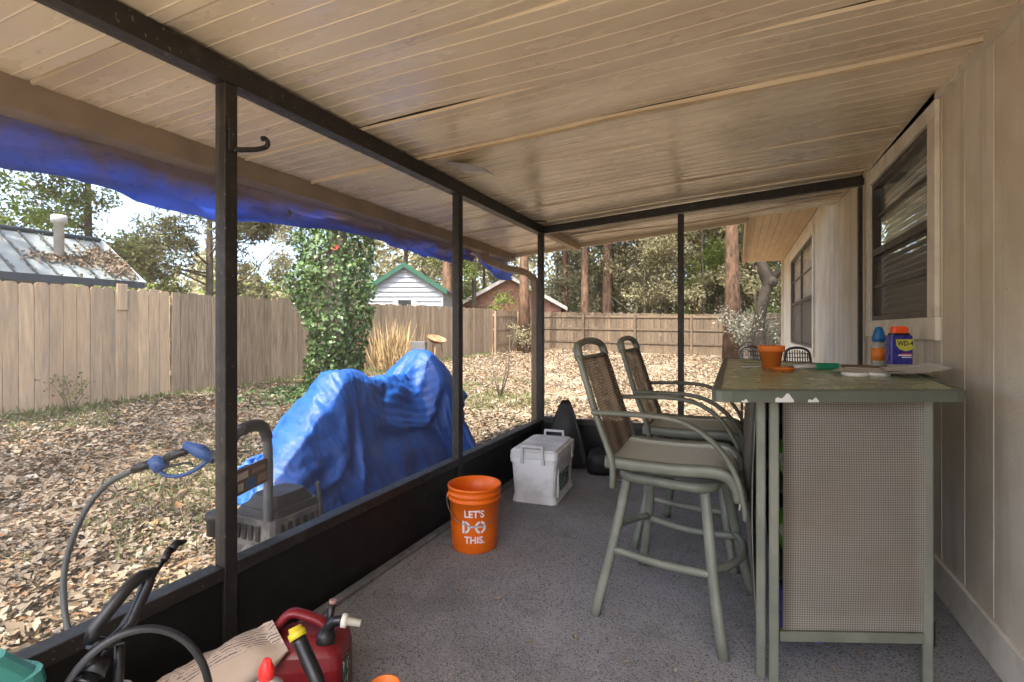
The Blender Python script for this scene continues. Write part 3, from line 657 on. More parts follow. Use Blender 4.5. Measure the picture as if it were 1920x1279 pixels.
def gable_house(root, w, dep, zw, zp, wall_mt, trim_mt, roof_mt, boards, over=.18):
    if boards:
        nb = int(zp/.19)
        for i in range(nb):
            za, zb = i*.19, (i+1)*.19
            hw = w/2 if zb <= zw else max(.0, w/2*(1-(za-zw)/(zp-zw)))
            if hw < .05: break
            hw2 = w/2 if zb <= zw else max(.01, w/2*(1-(zb-zw)/(zp-zw)))
            m = MB(); m.add([(-hw, -.055, za), (hw, -.055, za), (hw2, -.006, zb), (-hw2, -.006, zb), (-hw, 0, za), (hw, 0, za)], [(0, 1, 2, 3), (4, 5, 1, 0)]); m.build('clapboard', wall_mt, root)
    m = MB(); poly = [(-w/2, 0), (w/2, 0), (w/2, zw), (0, zp), (-w/2, zw)]
    m.add([(x, 0, z) for x, z in poly]+[(x, dep, z) for x, z in poly], [(0, 1, 2, 3, 4), (9, 8, 7, 6, 5), (1, 6, 7, 2), (5, 0, 4, 9)]); m.build('wall', wall_mt, root)
    sl = (zp-zw)/(w/2)
    for sg in (-1, 1):
        xe = sg*(w/2+over); ze = zw-over*sl
        m = MB(); A = [(0, -over, zp+.01), (xe, -over, ze+.01), (xe, dep+over, ze+.01), (0, dep+over, zp+.01)]; B = [(x, y, z+.10) for x, y, z in A]
        m.add(A+B, [(0, 1, 2, 3), (7, 6, 5, 4), (0, 4, 5, 1), (1, 5, 6, 2), (2, 6, 7, 3), (3, 7, 4, 0)]); r = m.build('roof', roof_mt, root)
        m = MB(); m.add([(0, -over-.03, zp-.08), (xe, -over-.03, ze-.08), (xe, -over-.03, ze+.125), (0, -over-.03, zp+.125)]+[(0, -over-.002, zp-.08), (xe, -over-.002, ze-.08), (xe, -over-.002, ze+.125), (0, -over-.002, zp+.125)], [(0, 1, 2, 3), (7, 6, 5, 4), (0, 4, 5, 1), (1, 5, 6, 2), (2, 6, 7, 3), (3, 7, 4, 0)]); m.build('barge_board', trim_mt, r)
cot = thing('cottage', 'white clapboard outbuilding with green roof edges behind the old fence', 'outbuilding', (-12.05, 16.8, .1), TH)
gable_house(cot, 3.0, 4.5, 2.72, 3.68, 'clapboard', 'green_trim', 'shingle', True)
m = MB(); m.box((0, -.05, 1.95), (.5, .06, .75), .01); w = m.build('window', 'dark_glass', cot)
for sx in (-.36, .36): m = MB(); m.box((sx, -.052, 1.95), (.2, .07, .82), .01); m.build('shutter', 'pipe_white', w)
m = MB(); m.box((1.47, -.035, 1.3), (.07, .04, 2.6)); m.build('corner_board', 'clapboard', cot)
bh = thing('brick_house', 'brown brick house with pale roof edge far behind the fence corner', 'house', (-11.3, 25.2, .3), TH)
gable_house(bh, 5.6, 6, 2.2, 3.75, 'brick', 'pipe_white', 'shingle', False, .3)

# ------------------------------------------------------------------ trees
def limb_tubes(m, h, r, n, z0, spread, droop=.0):
    ends = []
    for i in range(n):
        z = z0+(h*.97-z0)*(i+rnd.random())/n; a = rnd.uniform(0, 2*PI); L = spread*(1-.55*(z-z0)/(h-z0+.01))*rnd.uniform(.6, 1.1)
        d = V((math.cos(a), math.sin(a), rnd.uniform(.15, .6)-droop))
        p0 = V((0, 0, z)); p1 = p0+d*L*.5+V((0, 0, rnd.uniform(-.1, .1)*L)); p2 = p0+d*L+V((0, 0, (rnd.uniform(-.1, .25)-droop)*L))
        rr = r*.32*(1-.6*z/h); m.tube([p0, p1, p2], [rr, rr*.6, rr*.22], 5)
        ends += [p1*.6+p2*.4, p2]
    return ends
def tree(label, x, y, h, r, bark, leafm, nclump, per, lsize, z0f, spread, group, lean=(0, 0), clump=.6, wid=.5, name='tree', nl=12, axisup=0, seed=None, droop=0):
    root = thing(name, label, 'tree', (x, y, ground_z(x, y)-.05), 0, group)
    m = MB(); k = 7; pts = []
    a, b = rnd.uniform(0, 6), rnd.uniform(0, 6)
    for i in range(k):
        t = i/(k-1); pts.append((lean[0]*t+.12*r*4*math.sin(a+3*t)*t, lean[1]*t+.12*r*4*math.sin(b+2.5*t)*t, h*t))
    m.tube(pts, [r*1.35]+[r*(1-.8*(i/(k-1))) for i in range(1, k)], 10)
    ends = limb_tubes(m, h, r, nl, h*z0f, spread, droop)
    m.build('trunk', bark, root)
    if nclump:
        idx = [rnd.choice(ends) for _ in range(nclump)]
        cs = np.array([[e.x+rnd.gauss(0, .25*clump*2), e.y+rnd.gauss(0, .25*clump*2), e.z+rnd.gauss(0, .2*clump*2)] for e in idx])
        C = np.repeat(cs, per, 0); rad = clump*nr.uniform(.5, 1.2, nclump)[:, None].repeat(per, 1).reshape(-1, 1)
        C = C+rand_dirs(len(C))*rad*nr.uniform(.15, 1, (len(C), 1))**.6*np.array([1, 1, .75])
        ax = None
        if axisup: ax = rand_dirs(len(C), axisup)
        leaves('crown', C, lsize*nr.uniform(.6, 1.3, len(C)), leafm, root, axis=ax, wid=wid)
    return root
PG = 'tall pines behind the back fence'
pine = [(-8.35, 20.2, .30, 'pine tree trunk rising right at the far fence corner'),
        (-8.9, 27.5, .27, 'pine trunk seen just left of the dark corner post'),
        (-7.2, 25.5, .28, 'reddish pine trunk just right of the dark corner post'),
        (-6.3, 26.5, .34, 'stout brown pine trunk behind the fence, second right of the corner post'),
        (-1.9, 27.5, .38, 'straight reddish pine trunk left of the middle end post'),
        (-.18, 20.6, .36, 'thick red barked pine standing inside the back fence'),
        (-12.6, 20.9, .34, 'brown pine trunk between white outbuilding and brick house')]
for (x, y, r, lab) in pine:
    tree(lab, x, y, 17, r*.8, 'pine_bark', 'needle', 70, 70, .40, .5, 4.4, None, clump=1.1, wid=.12, name='pine_tree', nl=18)
thin = [(-4.9, 29), (-3.7, 31), (-2.9, 28.6), (-.9, 31), (.35, 29.5), (.9, 27), (1.6, 30), (-8.2, 33), (-5.6, 34), (-1.2, 35), (2.6, 33), (-10.5, 30), (-13.8, 27), (-16, 24), (3.4, 29), (-7.9, 28.5), (-4.3, 26.2), (-2.3, 30.5), (-.4, 27.8), (1.25, 32.5), (-6.8, 31.5), (-3.2, 33.5), (2.0, 26.2), (-5.2, 27.6), (.2, 34), (-1.5, 26.4)]
ordn = ['first', 'second', 'third', 'fourth', 'fifth', 'sixth', 'seventh', 'eighth', 'ninth', 'tenth', 'eleventh', 'twelfth', 'thirteenth', 'fourteenth', 'fifteenth', 'sixteenth', 'seventeenth', 'eighteenth', 'nineteenth', 'twentieth', 'twenty-first', 'twenty-second', 'twenty-third', 'twenty-fourth', 'twenty-fifth', 'twenty-sixth']
rank = sorted(range(len(thin)), key=lambda i: math.atan2(thin[i][0], thin[i][1]))
tlab = {i: '%s slender grey forest trunk from the left beyond the back fence' % ordn[k] for k, i in enumerate(rank)}
for i, (x, y) in enumerate(thin):
    tree(tlab[i], x, y, rnd.uniform(10, 15), rnd.uniform(.07, .16), 'grey_bark', 'olive_leaf', 46, 70, .2, .16, 2.3, 'slender forest trees beyond the back fence', clump=.8, name='forest_tree', lean=(rnd.uniform(-.8, .8), 0), nl=14)
# leafy lower trees in the woods
lowt = [(-6.0, 29.5, 9, 'tree_leaf', 'dense green leafy tree behind the fence right of the corner post'), (-3.4, 27.2, 7, 'olive_leaf', 'pale olive leafy tree in the middle of the back woods'),
        (-1.0, 28.5, 8, 'bright_leaf', 'bright green leafy tree behind the middle end post'), (.9, 29.5, 9, 'olive_leaf', 'olive leafy tree behind the red barked pine'),
        (2.4, 27.5, 7, 'bright_leaf', 'sunlit yellow green tree beside the house corner'), (-8.6, 30, 9, 'olive_leaf', 'hazy olive tree behind the downspout'),
        (-12.5, 23.4, 10, 'bright_leaf', 'bright green tree behind the white outbuilding'), (-15.0, 21.0, 10, 'olive_leaf', 'sparse olive tree left of the white outbuilding'),
        (-19.0, 19.0, 11, 'olive_leaf', 'pale wispy pine right behind the dark near post'), (-17.5, 12.5, 9.5, 'needle', 'wispy yellow green pine right of the shed roof'),
        (-19.0, 9.5, 10, 'tree_leaf', 'green tree above the right end of the shed roof'), (-18.5, 6.2, 9.0, 'bright_leaf', 'bright green tree above the middle of the shed roof'),
        (-20, 3.2, 10, 'bright_leaf', 'bright green tree above the left end of the shed roof'), (-13.2, 13.6, 3.0, 'tree_leaf', 'dark green shrub tree just over the old fence')]
for (x, y, h, lm, lab) in lowt:
    big = h > 5
    if lm == 'needle': tree(lab, x, y, h, .16, 'grey_bark', lm, 110, 150, .27, .18, 3.4, None, clump=.75, wid=.12, name='pine_tree', nl=26)
    else: tree(lab, x, y, h, .15 if big else .06, 'grey_bark', lm, 95 if big else 40, 130, .145 if big else .11, .12, 2.9 if big else 1.2, None, clump=.75 if big else .4, name='leafy_tree', nl=24)
# far woods that read as one mass
n = 52000; ang = nr.uniform(-1.45, .42, n); dist = nr.uniform(34, 52, n)
C = np.stack([np.sin(ang)*dist, np.cos(ang)*dist, np.zeros(n)], 1)
hh = np.array([6.0+3.2*mnoise.noise(V((a*9, 0, 0)))+2.0*mnoise.noise(V((a*31, 3, 0))) for a in ang]); C[:, 2] = nr.uniform(0, 1, n)**.9*hh*np.where(ang < -.75, .8, 1.55)
keep = np.array([mnoise.noise(V(c)*.35) > -.08 for c in C]); C = C[keep]
w = leaves('distant_woods', C, nr.uniform(.3, .75, len(C)), 'olive_leaf'); tag(w, 'pale olive mass of distant woods behind all the fences', 'woods', kind='stuff')
n = 26000; ang = nr.uniform(-1.2, .42, n); dist = nr.uniform(30, 44, n); C = np.stack([np.sin(ang)*dist, np.cos(ang)*dist, nr.uniform(0, 1, n)**1.1*4.2], 1)
keep = np.array([mnoise.noise(V(c)*.5) > -.05 for c in C]); C = C[keep]
w = leaves('undergrowth', C, nr.uniform(.2, .5, len(C)), 'bright_leaf'); tag(w, 'yellow green undergrowth at the foot of the woods', 'undergrowth', kind='stuff')
# unseen trees added out of frame to dapple the yard and shade its back
for i, (x, y, h) in enumerate([(-6.8, -7, 14), (-11.5, -4, 14), (-8.6, -1.6, 14), (-14, 3.5, 15), (-9.5, -12, 16), (3.9, 12.5, 15), (3.0, 17.0, 15)]):
    tree('unseen tall tree added behind the house to shade the back yard' if x > 0 else 'unseen tall tree added in the side yard to dapple the ground', x, y, h, .26, 'grey_bark', 'tree_leaf', 60, 45, .34, .5, 3.8, 'unseen shade trees added behind the house' if x > 0 else 'unseen shade trees added in the side yard', clump=1.0, name='unseen_shade_tree', nl=18)
# grey twisted tree by the house corner
tw = thing('twisted_tree', 'crooked grey tree trunk with a burl beside the house eave', 'tree', (.62, 17.8, ground_z(.62, 17.8)-.05))
m = MB(); m.tube(bez([(0, 0, 0), (-.05, 0, 1.2), (.1, 0, 2.2), (.22, 0, 2.75), (.05, 0, 3.3), (-.18, .1, 4.4), (-.3, .1, 7)], 4), [.17]*8+[.16]*4+[.19]*4+[.13]*9, 10); m.tube([(.2, 0, 2.7), (.75, 0, 3.25), (1.0, 0, 4.6)], [.15, .1, .06], 7)
m.lathe([(.0, -.2), (.13, -.13), (.18, 0), (.13, .14), (0, .2)], 10, c=(.33, -.05, 2.72)); m.build('trunk', 'dark_bark', tw)
C = rand_dirs(2200)*nr.uniform(.3, 1, (2200, 1))*np.array([1.6, 1.6, 1.3])+np.array([0, 0, 6.2]); leaves('crown', C, .14, 'olive_leaf', tw)

# ------------------------------------------------------------------ ivy-clad tree
def ivy():
    x, y = -6.75, 7.25; z = ground_z(x, y)
    root = thing('ivy_tree', 'tree trunk thickly clad in glossy dark green ivy in front of the fence', 'tree', (x, y, z))
    m = MB(); m.tube([(0, 0, -.05), (.05, 0, 2), (0, .05, 5.6)], [.24, .2, .12], 10); m.build('trunk', 'grey_bark', root)
    n = 15000; a = nr.uniform(0, 2*PI, n); zz = nr.uniform(.02, 1, n)*5.6
    R = .76*np.array([(.50+.24*min(1, q/1.6)+.10*(q > 1.2)-.18*max(0, q-3.6)/2)*(1+.46*mnoise.noise(V((math.cos(b)*1.6, math.sin(b)*1.6, q*1.25)))+.24*mnoise.noise(V((math.cos(b)*4, math.sin(b)*4, q*3.5)))) for b, q in zip(a, zz)])
    rr = R*nr.uniform(0.55, 1.02, n)**.35
    C = np.stack([np.cos(a)*rr, np.sin(a)*rr, zz], 1)
    N_ = np.stack([np.cos(a), np.sin(a), np.full(n, .55)], 1)+nr.normal(0, .55, (n, 3)); N_ /= np.linalg.norm(N_, axis=1, keepdims=True)
    A = rand_dirs(n, -.8); leaves('ivy', C, nr.uniform(.04, .105, n), 'ivy_leaf', root, axis=A, normal=N_, wid=.8, fold=.1)
    m = MB()
    for k in range(7): d = k*2*PI/7; m.add([(0, 0, 0), (.05*math.cos(d-.4), .05*math.sin(d-.4), .02), (.06*math.cos(d), .06*math.sin(d), .03), (.05*math.cos(d+.4), .05*math.sin(d+.4), .02)], [(0, 1, 2, 3)])
    o = m.build('blossom', 'flower_red', root, (.38, -.40, 2.62), (1.2, 0, .6))
ivy()

# ------------------------------------------------------------------ leaf litter, grass, ground ivy
def litter(n, xr, yr, size, bias=1.0):
    x = nr.uniform(*xr, n); y = nr.uniform(*yr, n)
    z = np.array([ground_z(a, b)+.025*fbm((a, b, 0), .6) for a, b in zip(x, y)])
    C = np.stack([x, y, z+nr.uniform(.004, .05, n)*bias], 1)
    A = rand_dirs(n); A[:, 2] *= .35; A /= np.linalg.norm(A, axis=1, keepdims=True)
    N_ = rand_dirs(n)*.42+np.array([0, 0, 1.]); N_ /= np.linalg.norm(N_, axis=1, keepdims=True)
    return C, A, N_, nr.uniform(.6, 1.25, n)*size
parts_ = [litter(62000, (-5.2, -1.84), (.2, 6.5), .058), litter(46000, (-9.0, -5.2), (.2, 9), .07), litter(42000, (-9.0, .4), (6.3, 16), .082), litter(22000, (-9, 1.2), (15, 23), .11), litter(9000, (-5, .8), (4.95, 7), .06)]
C, A, N_, S = [np.concatenate([p[i] for p in parts_]) for i in range(4)]
keep = ~((C[:, 0] > -1.9) & (C[:, 1] < 4.95)); thinv = np.array([mnoise.noise(V((c[0]*.8, c[1]*.8, 2.0)))+.5*mnoise.noise(V((c[0]*2.6, c[1]*2.6, 7.0))) for c in C]); keep &= nr.uniform(0, 1, len(C)) < np.clip(.78+1.2*thinv, .22, 1)
S = S*np.where(nr.uniform(0, 1, len(S)) < .06, 1.8, 1)*nr.uniform(.6, 1.15, len(S))
C, A, N_, S = C[keep], A[keep], N_[keep], S[keep]
lt = leaves('fallen_leaves', C, S, 'leaf_litter', axis=A, normal=N_, wid=.55, fold=.14)
tag(lt, 'dry brown and tan fallen leaves covering the whole yard', 'leaves', kind='stuff')
n = 420; x = nr.uniform(-8.8, -1.95, n); y = nr.uniform(.4, 12, n); z = np.array([ground_z(a, b) for a, b in zip(x, y)])+.045
A_ = rand_dirs(n); A_[:, 2] *= .12; A_ /= np.linalg.norm(A_, axis=1, keepdims=True)
tag(leaves('twigs', np.stack([x, y, z], 1), nr.uniform(.12, .5, n), 'dark_bark', axis=A_, wid=.035, fold=.01), 'thin dark twigs scattered over the fallen leaves', 'twigs', kind='stuff')
def blades(name, label, cat, n, mk, size, mt):
    x, y = mk(n); z = np.array([ground_z(a, b) for a, b in zip(x, y)])
    A = rand_dirs(n, 1.6); S = size*nr.uniform(.5, 1.3, n); C = np.stack([x, y, z], 1)+A*S[:, None]*.45+np.array([0, 0, .02])
    return tag(leaves(name, C, S, mt, axis=A, wid=.14, fold=.03), label, cat, kind='stuff')
def grass_xy(n):
    x = nr.uniform(-9, -2.6, n*4); y = nr.uniform(1.5, 11, n*4)
    k = np.array([mnoise.noise(V((a*.55, b*.55, 4.2))) + .35*mnoise.noise(V((a*2, b*2, 1))) > .12 for a, b in zip(x, y)]); return x[k][:n], y[k][:n]
blades('grass', 'thin green grass patches growing through the fallen leaves', 'grass', 15000, grass_xy, .075, 'grass_blade')
def fence_xy(n):
    return FX+.1+np.abs(nr.normal(0, .28, n)), nr.uniform(2, 18, n)
blades('weeds', 'green weeds along the foot of the left fence', 'weeds', 2600, fence_xy, .13, 'grass_blade')
n = 3600; x = nr.normal(-6.6, 1.0, n); y = nr.normal(7.3, .75, n); z = np.array([ground_z(a, b) for a, b in zip(x, y)])+nr.uniform(.02, .2, n)*np.exp(-((x+6.6)**2+(y-7.3)**2)/1.4)+.02
N_ = rand_dirs(n, 1.5); tag(leaves('ground_ivy', np.stack([x, y, z], 1), nr.uniform(.05, .1, n), 'ivy_leaf', normal=N_, wid=.8, fold=.1), 'green ivy creeping over the ground round the ivy clad tree', 'ivy', kind='stuff')
# dry grass clump, fence sprig, sapling, shrub
dg = thing('dry_grass_clump', 'tall dry straw coloured grass clump leaning by the old fence', 'plant', (-8.2, 10.9, ground_z(-8.2, 10.9)))
n = 260; a = nr.uniform(0, 2*PI, n); t = nr.uniform(.1, .5, n); A = np.stack([np.cos(a)*t, np.sin(a)*t, np.ones(n)], 1); A /= np.linalg.norm(A, axis=1, keepdims=True); S = nr.uniform(.7, 1.5, n)
leaves('stalk', np.stack([nr.normal(0, .25, n), nr.normal(0, .25, n), np.zeros(n)], 1)+A*S[:, None]*.5, S, 'dry_stalk', dg, axis=A, wid=.025, fold=.005)['kind'] = 'stuff'
def twiggy(name, label, cat, loc, h, nb, r, bark, leafm=None, nleaf=0, lsz=.06, spread=.5):
    root = thing(name, label, cat, loc); m = MB(); tips = []
    for i in range(nb):
        a = rnd.uniform(0, 2*PI); L = h*rnd.uniform(.6, 1.05); d = V((math.cos(a)*spread, math.sin(a)*spread, 1))
        p1 = d*L*.4+V((rnd.gauss(0, .05), rnd.gauss(0, .05), 0)); p2 = V((d.x*L*1.05, d.y*L*1.05, L)); m.tube([(0, 0, -.03), p1, p2], [r, r*.7, r*.25], 5); tips += [p1, p2, (p1+p2)/2]
        for k in range(3):
            q = p1+(p2-p1)*rnd.uniform(.1, .8); e = q+V((rnd.gauss(0, 1), rnd.gauss(0, 1), rnd.uniform(.3, 1)))*h*.14; m.tube([q, e], [r*.4, r*.15], 4); tips.append(e)
    m.build('stem', bark, root)
    if nleaf:
        C = np.array([list(rnd.choice(tips)) for _ in range(nleaf)])+nr.normal(0, h*.075, (nleaf, 3)); leaves('foliage', C, lsz*nr.uniform(.6, 1.3, nleaf), leafm, root)
    return root
twiggy('sapling', 'small bare sapling growing left of the downspout', 'sapling', (-4.05, 8.6, ground_z(-4.05, 8.6)), 1.35, 4, .016, 'grey_bark', spread=.28)
twiggy('sprig', 'leafy weed sprig growing against the tan fence', 'plant', (-8.75, 4.15, ground_z(-8.75, 4.15)), .55, 5, .007, 'grey_bark', 'tree_leaf', 90, .06, spread=.6)
twiggy('shrub', 'grey green wispy shrub at the foot of the red barked pine', 'shrub', (.65, 18.9, ground_z(.65, 18.9)), 1.75, 22, .02, 'grey_bark', 'grey_leaf', 3800, .10, spread=.62)
twiggy('shrub', 'small green shrub at the foot of the corner pine', 'shrub', (-7.75, 18.9, ground_z(-7.75, 18.9)), 1.25, 9, .014, 'grey_bark', 'olive_leaf', 500, .09, spread=.5)
# ------------------------------------------------------------------ bar stools
def make_stool():
    root = thing('bar_stool', 'x', 'stool'); base = []
    for sx in (-1, 1):
        for sy in (-1, 1):
            m = MB(); pts = bez([(sx*.17, sy*.17, .615), (sx*.195, sy*.20, .45), (sx*.225, sy*.245, .26), (sx*.275, sy*.30, .0)], 4)
            m.tube(pts, .021, 8, flat=(.72, 1.1)); base.append(m.build('leg', 'stool_metal', root))
    def rr(c, hx, hy, z, rad, n=6):
        P = []
        for (cx, cy, a0) in ((hx-rad, hy-rad, 0), (-hx+rad, hy-rad, PI/2), (-hx+rad, -hy+rad, PI), (hx-rad, -hy+rad, 1.5*PI)):
            for i in range(n): a = a0+PI/2*i/(n-1); P.append((cx+rad*math.cos(a), cy+rad*math.sin(a), z))
        return P+[P[0], P[1]]
    m = MB(); m.tube(rr(0, .205, .205,   .622, .09), .020, 8, flat=(1, 1.1)); base.append(m.build('top_ring', 'stool_metal', root))
    for sy in (-1, 1):
        m = MB(); m.tube(bez([(-.222, sy*.235, .29), (0, sy*.225, .275), (.222, sy*.235, .29)], 5), .015, 8, flat=(1, 1.2)); base.append(m.build('footrest', 'stool_metal', root))
    for sx in (-1, 1):
        m = MB(); m.tube(bez([(sx*.215, -.225, .305), (sx*.265, -.13, .305), (sx*.29, 0, .305), (sx*.265, .13, .305), (sx*.215, .225, .305)], 5), .015, 8, flat=(1, 1.2)); base.append(m.build('footrest', 'stool_metal', root))
    m = MB(); m.box((0, 0, .655), (.2, .2, .02), .003); m.box((0, 0, .632), (.38, .035, .016)); m.box((0, .0, .672), (.035, .46, .016)); m.build('swivel_plate', 'stool_dark', root)
    m = MB()
    for sy in (-1, 1): m.tube(bez([(-.27, sy*.245, .705), (0, sy*.245, .70), (.19, sy*.245, .705), (.255, sy*.245, .665), (.275, sy*.245, .60)], 5), .021, 6, flat=(.7, 1.35))
    m.tube([(-.26, -.23, .70), (-.26, .23, .70)], .014, 6); m.build('seat_frame', 'stool_metal', root)
    P = []
    for (x, z) in [(-.265, .722), (-.15, .716), (-.03, .712), (.08, .714), (.17, .722), (.225, .712), (.258, .675), (.275, .61), (.272, .565)]:
        P.append([(x, y, z-.012*(1-(y/.24)**2)) for y in np.linspace(-.238, .238, 7)])
    m = MB(); m.grid(P, thick=.006); m.build('seat', 'sling_seat', root)
    # backrest: uprights meeting in an arched top with a hand slot
    bk = lambda z: -.245-.165*max(0, (z-.70)/.52)**1.05
    for sy in (-1, 1):
        m = MB(); m.tube(bez([(-.235, sy*.255, .60), (-.24, sy*.255, .72), (bk(.9), sy*.252, .90), (bk(1.06), sy*.247, 1.06), (bk(1.165), sy*.238, 1.165)], 5), .017, 6, flat=(.85, 1.35), up=(0, 1, 0)); m.build('upright', 'stool_metal', root)
    m = MB(); m.tube(bez([(bk(1.15), -.238, 1.15), (bk(1.188), -.233, 1.188), (bk(1.212), -.205, 1.212), (bk(1.225), -.12, 1.225), (bk(1.231), 0, 1.231), (bk(1.225), .12, 1.225), (bk(1.212), .205, 1.212), (bk(1.188), .233, 1.188), (bk(1.15), .238, 1.15)], 5), .0175, 6, flat=(.95, 1.2)); m.build('top_rail', 'stool_metal', root)
    m = MB(); m.tube([(bk(1.155), -.22, 1.155), (bk(1.155), .22, 1.155)], .011, 6); m.build('cross_bar', 'stool_metal', root)
    m = MB(); m.grid([[(bk(z)+.012, y, z) for y in np.linspace(-.228, .228, 7)] for z in np.linspace(.735, 1.15, 9)], thick=.005); m.build('back_sling', 'sling_back', root)
    for sy in (-1, 1):
        m = MB(); m.tube(bez([(bk(.925)-.005, sy*.278, .925), (-.14, sy*.30, .93), (.0, sy*.305, .925), (.10, sy*.305, .895), (.19, sy*.30, .825), (.255, sy*.29, .72), (.285, sy*.275, .60), (.29, sy*.265, .54)], 5), .0145, 8, flat=(1.25, .8)); m.build('armrest', 'stool_metal', root)
    for b in base: b.rotation_euler = (0, 0, math.radians(-11)); b.location = (0, .03, 0)
    return root
s1 = make_stool(); s1['label'] = 'grey metal swivel bar stool with brown sling back, nearest the camera'; s1['group'] = 'bar stools'
s1.location = (-.265, 2.47, 0); s1.rotation_euler = (0, 0, math.radians(0))
s2 = copy_tree(s1); s2['label'] = 'farther grey metal bar stool, mostly behind the nearer one'; s2.location = (-.235, 3.26, 0); s2.rotation_euler = (0, 0, math.radians(0))

# ------------------------------------------------------------------ patio bar with angled ends
bar = thing('patio_bar', 'grey green metal patio bar with glass top and woven sling end panel', 'bar table', (0, 0, 0))
TZ = 1.08
def inset(poly, d):
    n = len(poly); out = []
    for i in range(n):
        p0, p1, p2 = V(poly[i-1]), V(poly[i]), V(poly[(i+1) % n])
        e1 = (p1-p0).normalized(); e2 = (p2-p1).normalized(); n1 = V((-e1.y, e1.x)); n2 = V((-e2.y, e2.x))
        b = (n1+n2); b = b/(b.dot(n1)) if b.dot(n1) > .1 else n1
        out.append(tuple(p1+b*d))
    return out
def rounded(poly, r, n=5):
    out = []
    for i in range(len(poly)):
        p0, p1, p2 = V(poly[i-1]), V(poly[i]), V(poly[(i+1) % len(poly)]); a = (p0-p1).normalized(); b = (p2-p1).normalized()
        A = p1+a*r; B = p1+b*r
        for k in range(n): t = k/(n-1); out.append(tuple(A*(1-t)**2+p1*2*t*(1-t)+B*t*t))
    return out
T = [(-.085, 1.875), (.725, 2.235), (.845, 3.37), (-.10, 4.08)]
to = rounded(T, .07); ti = inset(to, .03)
m = MB(); n = len(to)
lv = [(to, TZ-.042), (to, TZ-.006), (inset(to, .006), TZ), (ti, TZ), (ti, TZ-.042)]
for (p, z) in lv: m.v += [(x, y, z) for x, y in p]
for k in range(len(lv)):
    a, b = k*n, ((k+1) % len(lv))*n
    for i in range(n): m.f.append([a+i, a+(i+1) % n, b+(i+1) % n, b+i]); m.sm.append(False)
m.build('rim', 'bar_rim', bar)
m = MB(); m.prism(ti, TZ-.012, TZ-.004); m.build('glass_top', 'bar_glass', bar)
def chip(u0, u1, hgt):                                  # flakes of lost paint on the front rim
    A, B = V((*to[4], 0)), V((*to[5], 0)); d = B-A; nrm = V((d.y, -d.x, 0)).normalized()*.0012
    mm = MB(); N_ = 9; top = [A+d*(u0+(u1-u0)*i/(N_-1))+nrm+V((0, 0, TZ-.041+hgt*math.sin(PI*(i+.6)/(N_+.4))**.6*(.7+.3*math.sin(i*1.1+u0*40)))) for i in range(N_)]
    bot = [A+d*(u0+(u1-u0)*i/(N_-1))+nrm+V((0, 0, TZ-.0415)) for i in range(N_)]
    mm.v = [tuple(p) for p in bot+top]; mm.f = [[i, i+1, N_+i+1, N_+i] for i in range(N_-1)]; mm.sm = [False]*(N_-1); mm.build('paint_chip', 'bare_metal', bar)
chip(.20, .285, .033); chip(.35, .40, .018); chip(.045, .075, .012)
bl = [(.118, 2.080), (.620, 2.285), (.72, 3.28), (.10, 3.83)]   # frame corners, counter-clockwise from the near left
def leg(x, y, rz=0.0): m = MB(); m.box((x, y, (TZ-.043)/2), (.032, .032, TZ-.045), .004, rot=None); o = m.build('leg', 'stool_metal', bar); return o
for (x, y) in bl: leg(x, y)
leg(.077, 2.118); leg(.077, 3.80)
def bar_between(p, q, z, w=.026, h=.032, name='stretcher'):
    sl_beam(p[0], p[1], q[0], q[1], z, z, w, h).build(name, 'stool_metal', bar)
def panel(p, q, z0, z1, bow, out, mt='sling'):
    p = V((*p, 0)); q = V((*q, 0)); P = []
    for i in range(13):
        z = z0+(z1-z0)*i/12; row = []
        for j in range(11):
            t = j/10; pt = p+(q-p)*t; b = bow*math.sin(PI*i/12)*(.35+.65*math.sin(PI*t)); pt = pt+V((out[0], out[1], 0))*b; row.append((pt.x, pt.y, z))
        P.append(row)
    m = MB(); m.grid(P, thick=.004); m.build('sling_panel', mt, bar)
e = V((.620-.118, 2.285-2.080)).normalized()
panel((.118+e.x*.03, 2.080+e.y*.03-.004), (.620-e.x*.008, 2.285-e.y*.008-.004), .205, 1.035, .012, (.38, -.92))
bar_between((.118+e.x*.017, 2.080+e.y*.017), (.620-e.x*.017, 2.285-e.y*.017), .165, h=.036)
panel((.062, 2.16), (.062, 3.76), .14, 1.035, .045, (-1, 0)); bar_between((.077, 2.136), (.077, 3.782), .10); bar_between((.077, 2.136), (.077, 3.782), 1.0)
panel((.12, 3.81), (.70, 3.295), .205, 1.035, .01, (.66, .75)); bar_between((.11, 3.815), (.71, 3.295), .165)
for z in (.36, .68):
    m = MB(); m.prism([(.12, 2.13), (.60, 2.32), (.69, 3.24), (.12, 3.74)], z, z+.012); m.build('shelf', 'engine_dark', bar)
# things stored inside the bar
def bag(name, label, cat, loc, size, mt, rz=0, seed=0, group=None):
    m = MB(); P = []; sx, sy, sz = size
    for i in range(11):
        t = i/10; row = []; z = sz*t; pinch = (1-.08*abs(math.sin(t*5+seed)))*(1 if t < .75 else 1-.35*(t-.75)/.25); pz = math.sin(PI*min(1, t*1.4+.12))**.25
        for j in range(25):
            a = 2*PI*j/24; ca, sa = math.cos(a), math.sin(a); rx = math.copysign(abs(ca)**.6, ca); ry = math.copysign(abs(sa)**.6, sa)
            k = 1+.10*fbm((ca*1.3+seed, sa*1.3, t*2.5), 1.6); row.append((sx/2*rx*pinch*k*pz, sy/2*ry*pinch*k*pz*(1-.5*max(0, t-.7)), z+.01*fbm((ca, sa, t+seed), 3)))
        P.append(row)
    P = [[(0, 0, .001)]*25]+P+[[(0, 0, P[-1][0][2]+.004)]*25]; m.grid(P); o = m.build(name, mt); o.location = loc; o.rotation_euler = (0, 0, rz); return tag(o, label, cat, group)
